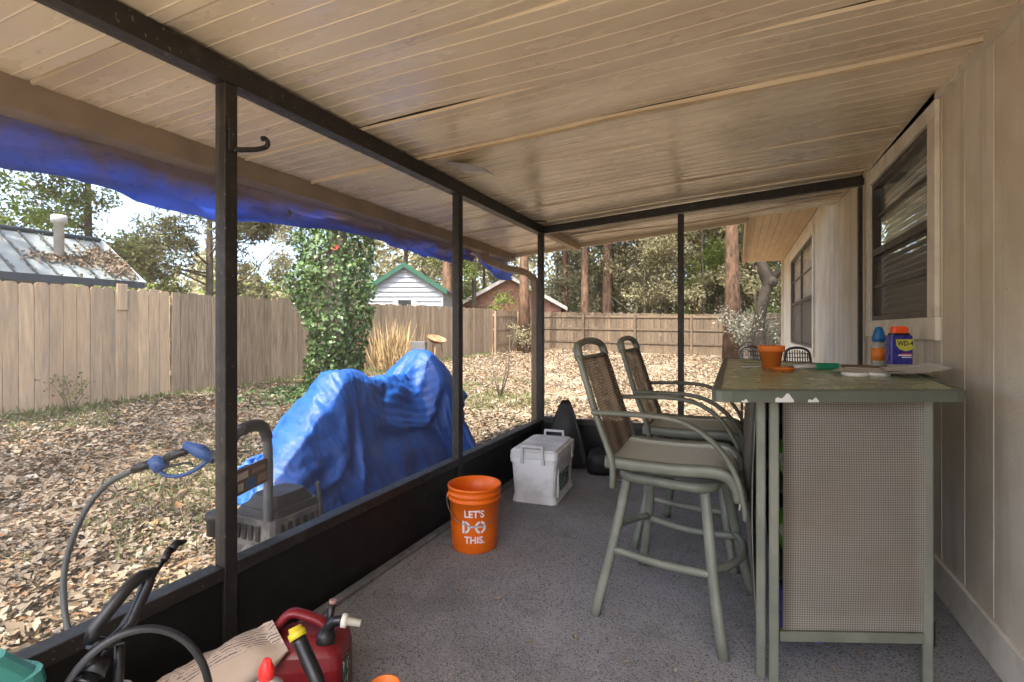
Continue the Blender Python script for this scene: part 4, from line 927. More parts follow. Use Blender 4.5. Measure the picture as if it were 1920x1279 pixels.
bag('soil_bag', 'bright green plastic bag on the upper shelf of the bar', 'bag', (.21, 2.40, .692), (.14, .24, .21), 'bag_green', .3, 1)
bag('soil_bag', 'green and white plastic bag on the lower shelf of the bar', 'bag', (.22, 2.42, .372), (.16, .24, .26), 'bag_green', .2, 4)
bag('plastic_bag', 'white and blue plastic bag on the floor behind the stools', 'bag', (-.005, 4.28, 0), (.16, .2, .36), 'bag_whiteblue', .4, 7)
m = MB(); m.box((.215, 2.42, .165), (.17, .26, .19), .006); tag(m.build('storage_box', 'can_blue'), 'dark blue box standing on the floor inside the bar', 'box')
m = MB(); m.tube([(.70, 2.62, .0), (.68, 2.56, .30), (.69, 2.52, .42)], .012, 8); m.box((.70, 2.62, .06), (.05, .12, .12), .01); tag(m.build('garden_tool', 'black_plastic'), 'dark tool handle leaning between the bar and the house wall', 'tool')

# ------------------------------------------------------------------ things on the bar top
zt = TZ-.004
pot = MB(); pot.lathe([(.0, 0), (.042, 0), (.0565, .088), (.0585, .088), (.066, .092), (.0665, .122), (.062, .124), (.0585, .118), (.052, .09), (.038, .012), (.0, .012)], 28); o = pot.build('flower_pot', 'terracotta'); o.location = (.161, 3.07, zt); tag(o, 'orange terracotta flower pot on the bar top', 'pot')
m = MB(); m.lathe([(0, 0), (.046, 0), (.054, .016), (.056, .019), (.051, .018), (.044, .007), (0, .006)], 28); o = m.build('saucer', 'terracotta'); o.location = (.205, 2.90, zt); tag(o, 'small orange saucer in front of the flower pot', 'saucer')
m = MB(); m.lathe([(0, 0), (.012, .002), (.016, .006), (.012, .008), (0, .006)], 14, sx=1.6); m.tube([(.02, 0, .006), (.09, .004, .008)], .003, 6); o = m.build('spoon', 'bare_metal'); o.location = (.04, 3.09, zt); o.rotation_euler = (0, 0, .1); tag(o, 'small metal spoon left of the flower pot', 'spoon')
tb = thing('glue_tube', 'white tube with green cap end lying beside the saucer', 'tube', (.38, 3.12, zt), .28)
m = MB(); m.tube([(-.12, 0, .012), (-.01, 0, .015)], [.011, .014], 10, flat=(1.3, 1)); m.build('body', 'jug_white', tb)
m = MB(); m.box((.045, 0, .017), (.11, .05, .033), .006); m.build('pack', 'green_pack', tb)
m = MB(); m.tube([(-.20, -.01, .006), (-.12, 0, .010)], .004, 6); m.build('tip', 'black_plastic', tb)
def flat_sheet(pts, z, mt, name, label, cat, curl=.012):
    A, B, C_, D = [V((*p, 0)) for p in pts]; P = []
    for i in range(9):
        r = []
        for j in range(9):
            u, v = i/8, j/8; p = A*(1-u)*(1-v)+B*u*(1-v)+C_*u*v+D*(1-u)*v; r.append((p.x, p.y, z+curl*(max(0, u-.5)**2*3+.25*abs(fbm((u*2, v*2, len(label)), 1.2)))))
        P.append(r)
    m = MB(); m.grid(P, thick=.0012); return tag(m.build(name, mt), label, cat)
for i, (x, y) in enumerate([(.485, 2.76), (.575, 2.80)]):
    m = MB(); m.lathe([(0, 0), (.05, 0), (.053, .004), (.053, .014), (.05, .016), (0, .014)], 26); o = m.build('jar_lid', 'lid_white'); o.location = (x, y, zt); tag(o, ['white jar lid under the papers, the left one', 'white jar lid under the papers, the right one'][i], 'lid', 'jar lids')
flat_sheet([(.40, 2.83), (.72, 2.68), (.80, 2.98), (.50, 3.08)], zt+.018, 'paper', 'paper_sheet', 'crumpled pale paper lying over two jar lids', 'paper')
flat_sheet([(.60, 2.78), (.835, 2.74), (.84, 3.10), (.64, 3.06)], zt+.024, 'paper', 'newspaper', 'printed sheet of paper at the wall end of the bar', 'paper', .03)
for i in range(7): pass
m = MB(); m.box((.62, 3.26, zt+.009), (.20, .10, .018), .004); tag(m.build('tray', 'card_brown'), 'flat dark brown tray behind the blue can', 'tray')
can = thing('spray_can', 'blue lubricant can with orange red cap and yellow shield label', 'can', (.739, 3.14, zt+.036), .30)
def rprism(hx, hy, r, n=5):
    P = []
    for (cx, cy, a0) in ((hx-r, hy-r, 0), (-hx+r, hy-r, PI/2), (-hx+r, -hy+r, PI), (hx-r, -hy+r, 1.5*PI)):
        for i in range(n): a = a0+PI/2*i/(n-1); P.append((cx+r*math.cos(a), cy+r*math.sin(a)))
    return P
m = MB(); m.prism(rprism(.053, .026, .012), 0, .145); m.build('body', 'can_blue', can)
m = MB(); m.prism(rprism(.044, .023, .012), .1452, .156); m.build('shoulder', 'black_plastic', can)
m = MB(); m.prism(rprism(.038, .022, .014), .1562, .182); m.prism(rprism(.034, .018, .012), .182, .190); m.build('cap', 'cap_orange', can)
m = MB(); sh = [(-.030, .125), (.052, .125), (.052, .085), (.040, .072), (.015, .066), (-.012, .076), (-.028, .095)][::-1]
m.add([(x, -.0268, z) for x, z in sh], [list(range(len(sh)))[::-1]]); lb = m.build('label', 'can_yellow', can)
vv, ff = text_mesh('WD-4', .034, .0008); m = MB(); m.add([(x*.82+.014, -.0272, y+.104) for x, y, z in vv], ff); m.build('lettering', 'ink_dark', lb)
m = MB(); m.box((.012, -.0266, .046), (.06, .001, .007)); m.box((.022, -.0266, .036), (.05, .001, .005)); m.build('small_print', 'white_print', can)
m = MB(); m.box((.022, -.0267, .053), (.045, .001, .004)); m.build('red_band', 'cap_red', can)
gb = thing('glue_bottle', 'clear squeeze bottle with pointed blue cap behind the blue can', 'bottle', (.685, 3.285, zt+.0), .3)
m = MB(); m.lathe([(0, 0), (.036, 0), (.038, .01), (.038, .115), (.028, .145), (.0, .145)], 20, sy=.7); m.build('body', 'bottle_clear', gb)
m = MB(); m.lathe([(.032, .1455), (.033, .165), (.024, .20), (.016, .222), (.0, .225)], 18, sy=.75); m.build('cap', 'cap_blue', gb)
m = MB(); m.lathe([(.0386, .045), (.0386, .112)], 20, sy=.71); m.build('label', 'label_orange', gb)

# ------------------------------------------------------------------ orange bucket
bk_ = thing('bucket', 'orange plastic bucket with white stencil lettering and wire handle', 'bucket', (-1.439, 2.703, 0), 0)
m = MB(); m.lathe([(0, 0), (.128, 0), (.132, .006), (.140, .12), (.1475, .285), (.155, .287), (.155, .296), (.149, .298), (.150, .318), (.157, .320), (.157, .330), (.151, .332), (.152, .352), (.159, .354), (.160, .368), (.156, .371), (.150, .368), (.142, .28), (.126, .008), (0, .008)], 56); m.build('body', 'bucket_orange', bk_)
view_a = math.atan2(-2.703, 1.439)                      # lettering faces the camera side
def wrap(vv, ff, zc, name, sx=1.0, da=0.0):
    m = MB(); out = []
    for (x, y, z) in vv:
        zz = zc+y; r = .1325+(.1475-.132)*(zz-.006)/.28+.0028; a = view_a+da+x*sx/r; out.append((r*math.cos(a), r*math.sin(a), zz))
    m.add(out, ff); m.build(name, 'white_print', bk_)
def densify(x0, x1, y0, y1, n=6):
    vv = [(x0+(x1-x0)*i/n, y, 0) for i in range(n+1) for y in (y0, y1)]; return vv, [(2*i, 2*i+2, 2*i+3, 2*i+1) for i in range(n)]
vv, ff = text_mesh("LET'S", .056, .0016); wrap(vv, ff, .232, 'lettering', .95, -.02)
vv, ff = text_mesh('THIS.', .056, .0016); wrap(vv, ff, .082, 'lettering', .95, .0)
def do_letters():
    V_, F_ = [], []
    def addq(p): 
        o = len(V_); V_.extend([(x, y, 0) for x, y in p]); F_.append(tuple(range(o, o+len(p))))
    h = .036
    addq([(-.072, -h), (-.058, -h), (-.058, h), (-.072, h)])
    for cx, sides in ((-.055, (1,)), (.036, (-1, 1))):
        for sd in sides:
            N_ = 10; ro, ri = .031, .017; sy = h/.031
            for i in range(N_):
                a0 = -1.5+3.0*i/N_; a1 = -1.5+3.0*(i+1)/N_
                q = [(ro*math.cos(a0), ro*math.sin(a0)*sy), (ro*math.cos(a1), ro*math.sin(a1)*sy), (ri*math.cos(a1), ri*math.sin(a1)*sy*1.2), (ri*math.cos(a0), ri*math.sin(a0)*sy*1.2)]
                q = [(cx+sd*x+(0 if sd > 0 else -.003), y) for x, y in q]; addq(q if sd > 0 else q[::-1])
    pass
    return V_, F_
vv, ff = do_letters(); wrap(vv, ff, .158, 'lettering', 1.0, -.01)
vv, ff = densify(-.042, .044, -.006, .006); vv = [(x, y, z) for x, y, z in vv]
m = MB(); out = [((.1445)*math.cos(view_a+x/.14), .1445*math.sin(view_a+x/.14), .162+y) for x, y, z in vv]; m.add(out, ff); m.build('lettering', 'white_print', bk_)  # plain white bar across the middle word
m = MB(); ax = V((math.cos(view_a+PI/2), math.sin(view_a+PI/2), 0)); dn = V((math.cos(view_a), math.sin(view_a), 0))
m.tube([ax*(.165*math.cos(a))+dn*(.168*math.sin(a)*.98)+V((0, 0, .30-.13*math.sin(a))) for a in np.linspace(0, PI, 26)], .0022, 6); m.build('handle', 'wire', bk_)
for sg in (-1, 1):
    m = MB(); m.lathe([(.014, 0), (.014, .012), (0, .013)], 12, M=Matrix.Translation(ax*sg*.151+V((0, 0, .302))) @ Matrix.Rotation(PI/2, 4, dn)); m.build('handle_ear', 'bucket_orange', bk_)

# ------------------------------------------------------------------ cooler
cl = thing('cooler', 'white hard sided cooler with two raised grey handles on the floor', 'cooler', (-1.405, 3.80, 0), math.radians(4)); cl.scale = (1.07, 1.04, .98)
def taper_box(m, w0, l0, w1, l1, z0, z1, r, n=4):
    def ring(w, l, z):
        return [(x, y, z) for x, y in rprism(w/2, l/2, r, n)]
    A = ring(w0, l0, z0); B = ring(w1, l1, z1); k = len(A); m.add(A+B, [list(range(k))[::-1], [k+i for i in range(k)]]+[(i, (i+1) % k, k+(i+1) % k, k+i) for i in range(k)])
m = MB(); taper_box(m, .325, .545, .31, .53, .0, .05, .04); taper_box(m, .30, .52, .325, .545, .0502, .30, .035); taper_box(m, .345, .565, .35, .57, .3002, .335, .04); m.build('body', 'cooler_white', cl)
m = MB(); taper_box(m, .352, .572, .345, .565, .337, .385, .042); taper_box(m, .325, .54, .30, .515, .3852, .402, .04); ld = m.build('lid', 'cooler_white', cl)
for sg in (-1, 1):
    y = sg*.292; m = MB(); m.tube([(-.075, y, .30), (-.075, y, .325), (-.072, y+sg*.006, .435), (.072, y+sg*.006, .435), (.075, y, .325), (.075, y, .30)], .0125, 4, smooth=False, flat=(1, 1.2)); m.build('handle', 'cooler_grey', cl)
m = MB(); m.box((.168, -.05, .15), (.006, .24, .13), .002); m.build('sticker', 'sticker', cl)
m = MB(); m.box((.176, .16, .315), (.012, .05, .11), .004); m.build('latch', 'cooler_white', cl)
m = MB(); m.box((.158, -.20, .15), (.016, .02, .22), .005); m.build('side_rib', 'cooler_white', cl)
# black scoop and bag in the corner
sc = MB(); P = []
for i in range(12):
    t = i/11; hw = .19*(1-t)**.8+.035; P.append([(hw*(2*j/8-1), -.10*(1-(2*j/8-1)**2)*(1-t)*.7+.16*t*.5, .02+.60*t) for j in range(9)])
sc.grid(P, thick=.006); o = sc.build('scoop', 'kick_black'); o.location = (-1.47, 4.52, 0); o.rotation_euler = (0, 0, .15); tag(o, 'tall tapered black plastic scoop standing in the corner behind the cooler', 'scoop')
bag('garbage_bag', 'black lumpy bag beside the cooler against the end panel', 'bag', (-1.13, 4.50, 0), (.26, .2, .34), 'kick_black', .2, 3)
m = MB(); m.tube(bez([(-1.02, 4.45, .012), (-.92, 4.30, .014), (-.83, 4.35, .012), (-.86, 4.47, .012), (-.98, 4.52, .014)], 6), .008, 6); tag(m.build('extension_cord', 'hose_pink'), 'loop of pinkish cord on the floor right of the cooler', 'cord')
# two black wicker chair backs beyond the end wall
def garden_chair(loc, rz, label):
    r = thing('garden_chair', label, 'chair', loc, rz, 'black garden chairs outside')
    for sx in (-1, 1):
        for sy in (-1, 1): m = MB(); m.tube([(sx*.13, sy*.15, 0), (sx*.125, sy*.145, .42)], .014, 6); m.build('leg', 'wicker_black', r)
    m = MB(); m.box((0, 0, .44), (.32, .36, .04), .012); m.build('seat', 'wicker_black', r)
    m = MB()
    fr = [(-.135, .17, .46), (-.14, .20, .75), (-.135, .225, .98), (-.10, .235, 1.06), (0, .24, 1.085), (.10, .235, 1.06), (.135, .225, .98), (.14, .20, .75), (.135, .17, .46)]
    m.tube(bez(fr, 4), .016, 6); m.build('back_frame', 'wicker_black', r)
    m = MB()
    for k in range(9): x = -.11+.0275*k; m.tube([(x, .175, .46), (x, .21, .8), (x, .236, 1.06-.02*abs(k-4)/4-.02*(abs(k-4) > 3))], .007, 4)
    for k in range(11): z = .52+.05*k; m.tube([(-.13, .17+.065*(z-.46)/.6, z), (.13, .17+.065*(z-.46)/.6, z)], .006, 4)
    o = m.build('back_lattice', 'wicker_black', r); o['kind'] = 'stuff'
garden_chair((.20, 6.85, ground_z(.2, 6.85)+.06), math.radians(15), 'black lattice garden chair outside, half behind the flower pot')
garden_chair((.685, 6.65, ground_z(.68, 6.65)+.06), math.radians(12), 'black lattice garden chair outside by the far house wall')

# ------------------------------------------------------------------ foreground clutter on the floor, lower left
gc = thing('gas_can', 'dark red plastic gas can with black spout and white nozzle', 'gas can', (-1.343, 1.315, 0), math.radians(28)); gc.scale = (.92, .92, .9)
m = MB(); R = [(.27, .20, .0), (.285, .215, .02), (.285, .215, .20), (.27, .20, .245), (.20, .17, .275)]
for i in range(len(R)-1): 
    a, b = R[i], R[i+1]; A = [(x, y, a[2]) for x, y in rprism(a[0]/2, a[1]/2, .03)]; B = [(x, y, b[2]) for x, y in rprism(b[0]/2, b[1]/2, .03)]; k = len(A)
    fs = [(q, (q+1) % k, k+(q+1) % k, k+q) for q in range(k)]
    if i == 0: fs.append(list(range(k))[::-1])
    if i == len(R)-2: fs.append([k+q for q in range(k)])
    m.add(A+B, fs, True)
m.build('body', 'gas_red', gc)
m = MB(); m.tube(bez([(-.135, .03, .235), (-.12, .035, .29), (-.075, .04, .335), (-.02, .04, .325), (.04, .035, .30), (.065, .03, .27)], 5), .021, 8, flat=(1.2, .85)); m.build('handle', 'gas_red', gc)
sp = MB(); sp.lathe([(.032, 0), (.034, .005), (.034, .04), (.028, .045), (.022, .06), (0, .06)], 18, M=Matrix.Translation((.075, -.045, .262)) @ Matrix.Rotation(.15, 4, 'Y')); spo = sp.build('spout_collar', 'black_plastic', gc)
m = MB(); m.tube(bez([(.082, -.045, .31), (.095, -.047, .335), (.115, -.05, .35), (.14, -.052, .352)], 5), .019, 10); m.build('spout', 'black_plastic', spo)
m = MB(); m.tube([(.085, -.045, .315), (.09, -.03, .36), (.095, -.02, .40)], [.014, .012, .013], 8); m.build('trigger', 'black_plastic', spo)
m = MB(); m.tube([(.095, -.02, .40), (.097, -.018, .412)], .014, 10); m.build('trigger_tip', 'hose_pink', spo)
m = MB(); m.tube([(.138, -.052, .352), (.155, -.053, .350), (.156, -.053, .350), (.205, -.056, .341)], [.024, .024, .0145, .0125], 14); m.build('nozzle', 'nozzle_white', spo)
m = MB(); m.box((.1435, -.02, .14), (.003, .10, .12)); m.build('warning_label', 'sticker', gc)
j2 = thing('fuel_jug', 'red fuel jug with black neck and yellow nozzle cap, cut by the picture edge', 'gas can', (-1.09, 1.13, 0), .3)
m = MB(); m.prism(rprism(.075, .06, .03), 0, .15); m.prism(rprism(.06, .045, .03), .15, .175); m.build('body', 'gas_red', j2)
m = MB(); m.lathe([(.028, .175), (.03, .18), (.03, .205), (.02, .21), (0, .21)], 16); m.build('collar', 'black_plastic', j2)
m = MB(); m.tube(bez([(0, 0, .20), (-.02, .01, .25), (-.065, .03, .31), (-.105, .045, .365)], 5), [.017]*6+[.021]*10, 10); m.build('spout', 'black_plastic', j2)
m = MB(); m.tube([(-.105, .045, .365), (-.115, .05, .38), (-.116, .0505, .381), (-.122, .054, .392)], [.026, .026, .02, .019], 12); m.build('nozzle_cap', 'yellow_cap', j2)
# paper bag lying against the knee wall
m = MB(); P = []
for i in range(22):
    t = i/21; x = -.30+.60*t; row = []
    w = .10*(1 if t < .82 else 1-.25*(t-.82)/.18); h = .075*(math.sin(PI*min(1, .12+t*.95))**.3)*(1 if t < .8 else 1-.45*(t-.8)/.2)
    for j in range(21):
        a = 2*PI*j/20; k = 1+.16*fbm((t*4, math.cos(a), math.sin(a)), 2.0)+.05*math.sin(a*5+t*9)*t; row.append((x, math.cos(a)*w*k, math.sin(a)*h*k+.02*fbm((t*5, a, 0), 1)))
    P.append(row)
m.grid(P); pb = m.build('paper_bag', 'paper_bag'); pb.location = (-1.53, 1.0, .165); pb.rotation_euler = (.25, -.34, math.radians(62)); tag(pb, 'crumpled brown paper bag with printed lines propped by the post', 'bag')
m = MB(); m.box((-1.54, .96, .03), (.18, .42, .058), .006); tag(m.build('cardboard_box', 'card_brown'), 'brown cardboard box on the floor under the paper bag', 'box')
wb = thing('squeeze_bottle', 'white plastic bottle with bright red flip cap in the foreground', 'bottle', (-1.235, 1.055, 0), 0)
m = MB(); m.lathe([(0, 0), (.05, 0), (.053, .01), (.053, .225), (.045, .265), (.02, .285), (.017, .29), (.0, .29)], 24); m.build('body', 'jug_white', wb)
m = MB(); m.lathe([(.021, .2905), (.022, .315), (.016, .33), (.008, .345), (0, .347)], 16); m.box((.012, 0, .335), (.012, .008, .028), .002); m.build('cap', 'cap_red', wb)
# pump sprayer with wand and hose loop
sp_ = thing('pump_sprayer', 'black pump sprayer with wand and coiled hose leaning at the knee rail', 'sprayer', (-1.47, .80, 0), 0)
m = MB(); m.lathe([(0, 0), (.085, 0), (.09, .02), (.09, .26), (.07, .31), (.035, .335), (.03, .36), (0, .36)], 20); m.build('tank', 'jug_white', sp_)
m = MB(); m.tube([(.0, .0, .355), (-.02, .015, .46)], .012, 8); m.tube([(-.022, -.05, .50), (-.02, -.012, .475), (-.02, .04, .50), (-.02, .085, .59), (-.02, .095, .615), (-.02, .07, .615), (-.02, .035, .60), (-.02, -.045, .53), (-.022, -.05, .50)], .0165, 8); m.build('pump_handle', 'black_plastic', sp_)
m = MB(); m.tube([(.02, -.14, .36), (-.0, -.06, .43)], [.024, .021], 10)
for k in range(6): t = k/5; m.tube([(.02-.02*t*.8, -.14+.08*t*.8, .36+.07*t*.8), (.02-.02*t*.8-.002, -.14+.08*t*.8+.006, .36+.07*t*.8+.005)], .027, 10)
m.tube([(-.0, -.06, .43), (-.01, -.035, .452)], [.03, .026], 12); m.build('grip', 'black_plastic', sp_)
m = MB(); m.tube([(-.01, -.035, .452), (-.13, .21, .60)], .0062, 8); m.tube([(-.12, .19, .588), (-.135, .22, .606)], .010, 8); m.tube([(-.135, .22, .606), (-.145, .245, .616), (-.142, .275, .612)], [.013, .013, .004], 8); m.build('wand', 'black_plastic', sp_)
m = MB(); m.tube([V((.07, 0, .29))+V((.12, .155, 0)).normalized()*(.165*math.cos(a))+V((0, 0, .235*math.sin(a))) for a in np.linspace(-.3, PI+.4, 36)], .0095, 8); m.build('hose', 'hose_black', sp_)
# tote, cup, orange dish
tt = thing('storage_tote', 'teal plastic tote with pale blue rounded lid at the left picture edge', 'tote', (-1.60, .475, 0), .2); tt.scale = (.93, .88, 1.02)
m = MB(); taper_box(m, .24, .36, .28, .40, 0, .44, .05); m.build('body', 'tote_teal', tt)
m = MB(); taper_box(m, .30, .42, .29, .41, .4405, .475, .05); taper_box(m, .27, .39, .20, .30, .4755, .53, .05); m.build('lid', 'tote_lid', tt)
m = MB(); m.lathe([(0, 0), (.03, 0), (.04, .11), (.042, .112), (.038, .11), (.028, .005), (0, .005)], 20); o = m.build('cup', 'lid_white'); o.location = (-1.42, 1.0-.06, .34); 
o.location = (-1.26, .83, 0); o.scale = (1.15, 1.15, 3.35); tag(o, 'tall white plastic cup at the bottom edge beside the hose loop', 'cup')
m = MB(); m.lathe([(0, 0), (.035, 0), (.047, .14), (.049, .142), (.045, .14), (.033, .004), (0, .004)], 22); o = m.build('cup', 'terracotta'); o.location = (-1.045, 1.345, 0); tag(o, 'orange cup rim just visible at the bottom edge', 'cup')
m = MB(); m.tube(bez([(-2.25, .30, -.04), (-2.2, .52, .02), (-2.12, .66, .10), (-2.10, .74, .16), (-2.16, .80, .10), (-2.3, .9, -.05)], 6), .017, 8); tag(m.build('garden_hose', 'hose_pink'), 'pinkish garden hose bend on the leaves outside the rail', 'hose')
# crumbs of leaf and grit, thickest along the knee wall
n = 420; x = np.where(nr.uniform(0, 1, n) < .45, LX+.06+np.abs(nr.normal(0, .07, n)), nr.uniform(-1.6, .7, n)); y = nr.uniform(1.0, 4.6, n)
A_ = rand_dirs(n); A_[:, 2] *= .2; A_ /= np.linalg.norm(A_, axis=1, keepdims=True)
tag(leaves('floor_debris', np.stack([x, y, np.full(n, .006)], 1), nr.uniform(.006, .022, n), 'leaf_litter', axis=A_, normal=rand_dirs(n, 2.5), wid=.45), 'crumbs of dry leaf scattered on the porch floor', 'debris', kind='stuff')
# dry leaves and bits on the floor
for i, (x, y) in enumerate([(-.62, 2.05), (-.40, 1.98), (-.55, 1.75), (-.28, 1.86), (-.78, 1.95), (-.66, 1.62), (-.15, 1.95), (-.48, 2.30), (-1.05, 2.2), (-.9, 2.75), (.33, 2.25), (.45, 2.4), (-1.25, 2.2), (-.05, 1.72)]):
    L = rnd.uniform(.025, .06); m = MB(); m.grid([[((u-.5)*L, (v-.5)*L*.35*math.sin(PI*(.1+.8*u)), .004+.01*abs(u-.5)+.006*abs(v-.5)) for v in (0, .5, 1)] for u in np.linspace(0, 1, 5)], thick=.0008)
    o = m.build('dry_leaf', 'leaf_litter'); o.location = (x, y, 0); o.rotation_euler = (0, 0, rnd.uniform(0, 6)); tag(o, 'small dry leaf lying on the grey porch floor', 'leaf', 'dry leaves on the porch floor')
# ------------------------------------------------------------------ blue tarp over a machine beside the porch
def drape(seed=3):
    """A sheet let fall over the machine's bulk and the ground: real folds."""
    rg = np.random.default_rng(seed); nx, ny = 72, 96; sx, sy = 2.75, 3.5
    X, Y = np.meshgrid(np.linspace(-sx/2, sx/2, nx), np.linspace(0, sy, ny), indexing='ij'); dx = 1.06*sx/(nx-1); dy = 1.06*sy/(ny-1)
    def dome(x, y, cx, cy, rx, ry, h, p=3.0):
        return h*np.maximum(0, 1-np.abs((x-cx)/rx)**p-np.abs((y-cy)/ry)**p)**(1/p)
    def bulk(x, y):
        t = np.clip((y-2.35)/.75, 0, 1); H = (.30+.74*t)*np.maximum(0, 1-np.abs(x/.24)**3-np.abs((y-2.93)/.66)**6)**(1/3)
        for c in ((0, 4.36, .30, .27, 1.13), (.22, 4.27, .22, .13, .98), (-.26, 4.27, .20, .13, 1.0), (0, 3.75, .20, .5, .93), (0, 3.7, .42, .95, .48), (.05, 4.60, .17, .2, .80)): H = np.maximum(H, dome(x, y, *c))
        return H+.010
    P = np.stack([X+.10+.03*np.sin(Y*3), Y+1.95, np.full_like(X, 1.30)], -1); P += rg.normal(0, .012, P.shape); Vv = np.zeros_like(P)
    sl = slice; al = sl(None); B_ = []; dg = math.hypot(dx, dy)
    for o in (0, 1):
        B_ += [((sl(o, nx-1, 2), al), (sl(o+1, nx, 2), al), dx, 1), ((al, sl(o, ny-1, 2)), (al, sl(o+1, ny, 2)), dy, 1)]
    for o in (0, 1):
        B_ += [((sl(o, nx-1, 2), sl(0, ny-1)), (sl(o+1, nx, 2), sl(1, ny)), dg, .35), ((sl(o, nx-1, 2), sl(1, ny)), (sl(o+1, nx, 2), sl(0, ny-1)), dg, .35)]
    dt = .016
    for st in range(260):
        Vv[..., 2] -= 9.8*dt; Vv *= .96; Q = P+Vv*dt
        for it in range(6):
            for a, b, L, k in B_:
                A = Q[a]; d = Q[b]-A; l = np.sqrt((d*d).sum(-1, keepdims=True))+1e-9; c = d*((l-L)/l)*(.5*k); Q[a] = A+c; Q[b] = Q[b]-c
            for A, Bq, L in ((Q[:-2], Q[2:], 2*dx), (Q[:, :-2], Q[:, 2:], 2*dy)):
                d = Bq-A; l = np.sqrt((d*d).sum(-1, keepdims=True))+1e-9; c = d*(np.minimum(l-L*.93, 0)/l)*.06; A += c; Bq -= c
            H = bulk(Q[..., 0], Q[..., 1]); hit = Q[..., 2] < H; Q[..., 2] = np.where(hit, np.minimum(H, Q[..., 2]+.05), Q[..., 2])
        V2 = (Q-P)/dt; V2[hit & (H > .6)] *= .35; V2[hit & (H <= .6)] *= .6; sp = np.sqrt((V2*V2).sum(-1, keepdims=True)); V2 *= np.minimum(1, 3/(sp+1e-9))
        Vv = V2; P = Q
    return P
def heap():
    P = drape(); k = 4                                      # refine, then crease like stiff plastic sheeting
    def up(A, axis):
        n = A.shape[axis]; t = np.linspace(0, n-1, (n-1)*k+1); i = np.minimum(t.astype(int), n-2); f = t-i
        A = np.moveaxis(A, axis, 0); g = np.gradient(A, axis=0); f = f[:, None, None]
        h = (2*f**3-3*f**2+1)*A[i]+(f**3-2*f**2+f)*g[i]+(-2*f**3+3*f**2)*A[i+1]+(f**3-f**2)*g[i+1]; return np.moveaxis(h, 0, axis)
    P = up(up(P, 0), 1); a, b = P.shape[:2]
    U, W = np.meshgrid(np.linspace(0, 2.75, a), np.linspace(0, 3.7, b), indexing='ij'); rg = np.random.default_rng(5)
    du = np.gradient(P, axis=0); dv = np.gradient(P, axis=1); N_ = np.cross(du, dv); N_ /= np.linalg.norm(N_, axis=-1, keepdims=True)+1e-9
    def facets(th, su, sv, jit):                            # flat facets between sharp creases on a skewed lattice
        Mk = np.array([[math.cos(th)/su, math.sin(th)/su], [-math.sin(th*.7)/sv, math.cos(th*.7)/sv]]); Mi = np.linalg.inv(Mk)
        s_ = Mk[0, 0]*U+Mk[0, 1]*W; t_ = Mk[1, 0]*U+Mk[1, 1]*W; i0 = np.floor(s_).astype(int); j0 = np.floor(t_).astype(int); f = (s_-i0)[..., None]; g = (t_-j0)[..., None]
        mi, mj = i0.min(), j0.min(); ni, nj = i0.max()-mi+2, j0.max()-mj+2
        I, J = np.meshgrid(np.arange(ni)+mi, np.arange(nj)+mj, indexing='ij'); uu = Mi[0, 0]*I+Mi[0, 1]*J; ww = Mi[1, 0]*I+Mi[1, 1]*J
        ia = np.clip(np.round(uu/2.75*(a-1)), 0, a-1).astype(int); ib = np.clip(np.round(ww/3.7*(b-1)), 0, b-1).astype(int)
        Dn = rg.normal(0, jit, (ni, nj))                    # crease height at the nodes
        D3 = (P[ia, ib]+N_[ia, ib]*Dn[..., None])
        A = D3[i0-mi, j0-mj]; B = D3[i0-mi+1, j0-mj]; C = D3[i0-mi, j0-mj+1]; D = D3[i0-mi+1, j0-mj+1]
        R = np.where(f+g < 1, A+f*(B-A)+g*(C-A), D+(1-f)*(C-D)+(1-g)*(B-D))
        ins = ((uu >= -1e-6) & (uu <= 2.75) & (ww >= -1e-6) & (ww <= 3.7)); ok = ins[i0-mi, j0-mj] & ins[i0-mi+1, j0-mj] & ins[i0-mi, j0-mj+1] & ins[i0-mi+1, j0-mj+1]
        return np.where(ok[..., None], R, P)
    P = (facets(.55, .20, .32, .024)+facets(-.4, .14, .25, .022)+facets(1.2, .09, .15, .02)+P*1.0)/4.0
    H = np.zeros((a, b))
    for q in range(5):
        th = rg.uniform(0, PI); fr = 5*1.35**q; s_ = ((U+.05*np.sin(W*4))*math.cos(th)+(W+.05*np.sin(U*5))*math.sin(th))*fr
        H += (np.abs((s_ % 1)-.5)*2-.5)*np.clip(np.sin(U*rg.uniform(2, 5)+q)*np.sin(W*rg.uniform(2, 5)+q), 0, 1)*.12/fr
    du = np.gradient(P, axis=0); dv = np.gradient(P, axis=1); N_ = np.cross(du, dv); N_ /= np.linalg.norm(N_, axis=-1, keepdims=True)+1e-9
    P = P+N_*H[..., None]; P[..., 2] = np.maximum(P[..., 2], .004)
    P[..., 0] += -2.92; P[..., 2] = P[..., 2]*1.02-.07
    i = np.arange(a*b).reshape(a, b); F = np.stack([i[:-1, :-1], i[1:, :-1], i[1:, 1:], i[:-1, 1:]], -1).reshape(-1, 4)
    return np_mesh('covered_machine', P.reshape(-1, 3), F, 'blue_tarp', smooth=True)
hp = tag(heap(), 'crumpled bright blue tarp covering a machine with two humps beside the porch', 'tarp')
m = MB(); m.box((-2.14, 4.42, .04), (.52, .66, .10), .02, rot=(0, 0, .2))
for k in range(4): m.box((-2.14+.13*(k-1.5), 4.42, .098), (.02, .6, .02), .004, rot=(0, 0, .2))
tag(m.build('rubber_mat', 'engine_dark'), 'dark ribbed slab on the ground right of the blue tarp', 'slab')
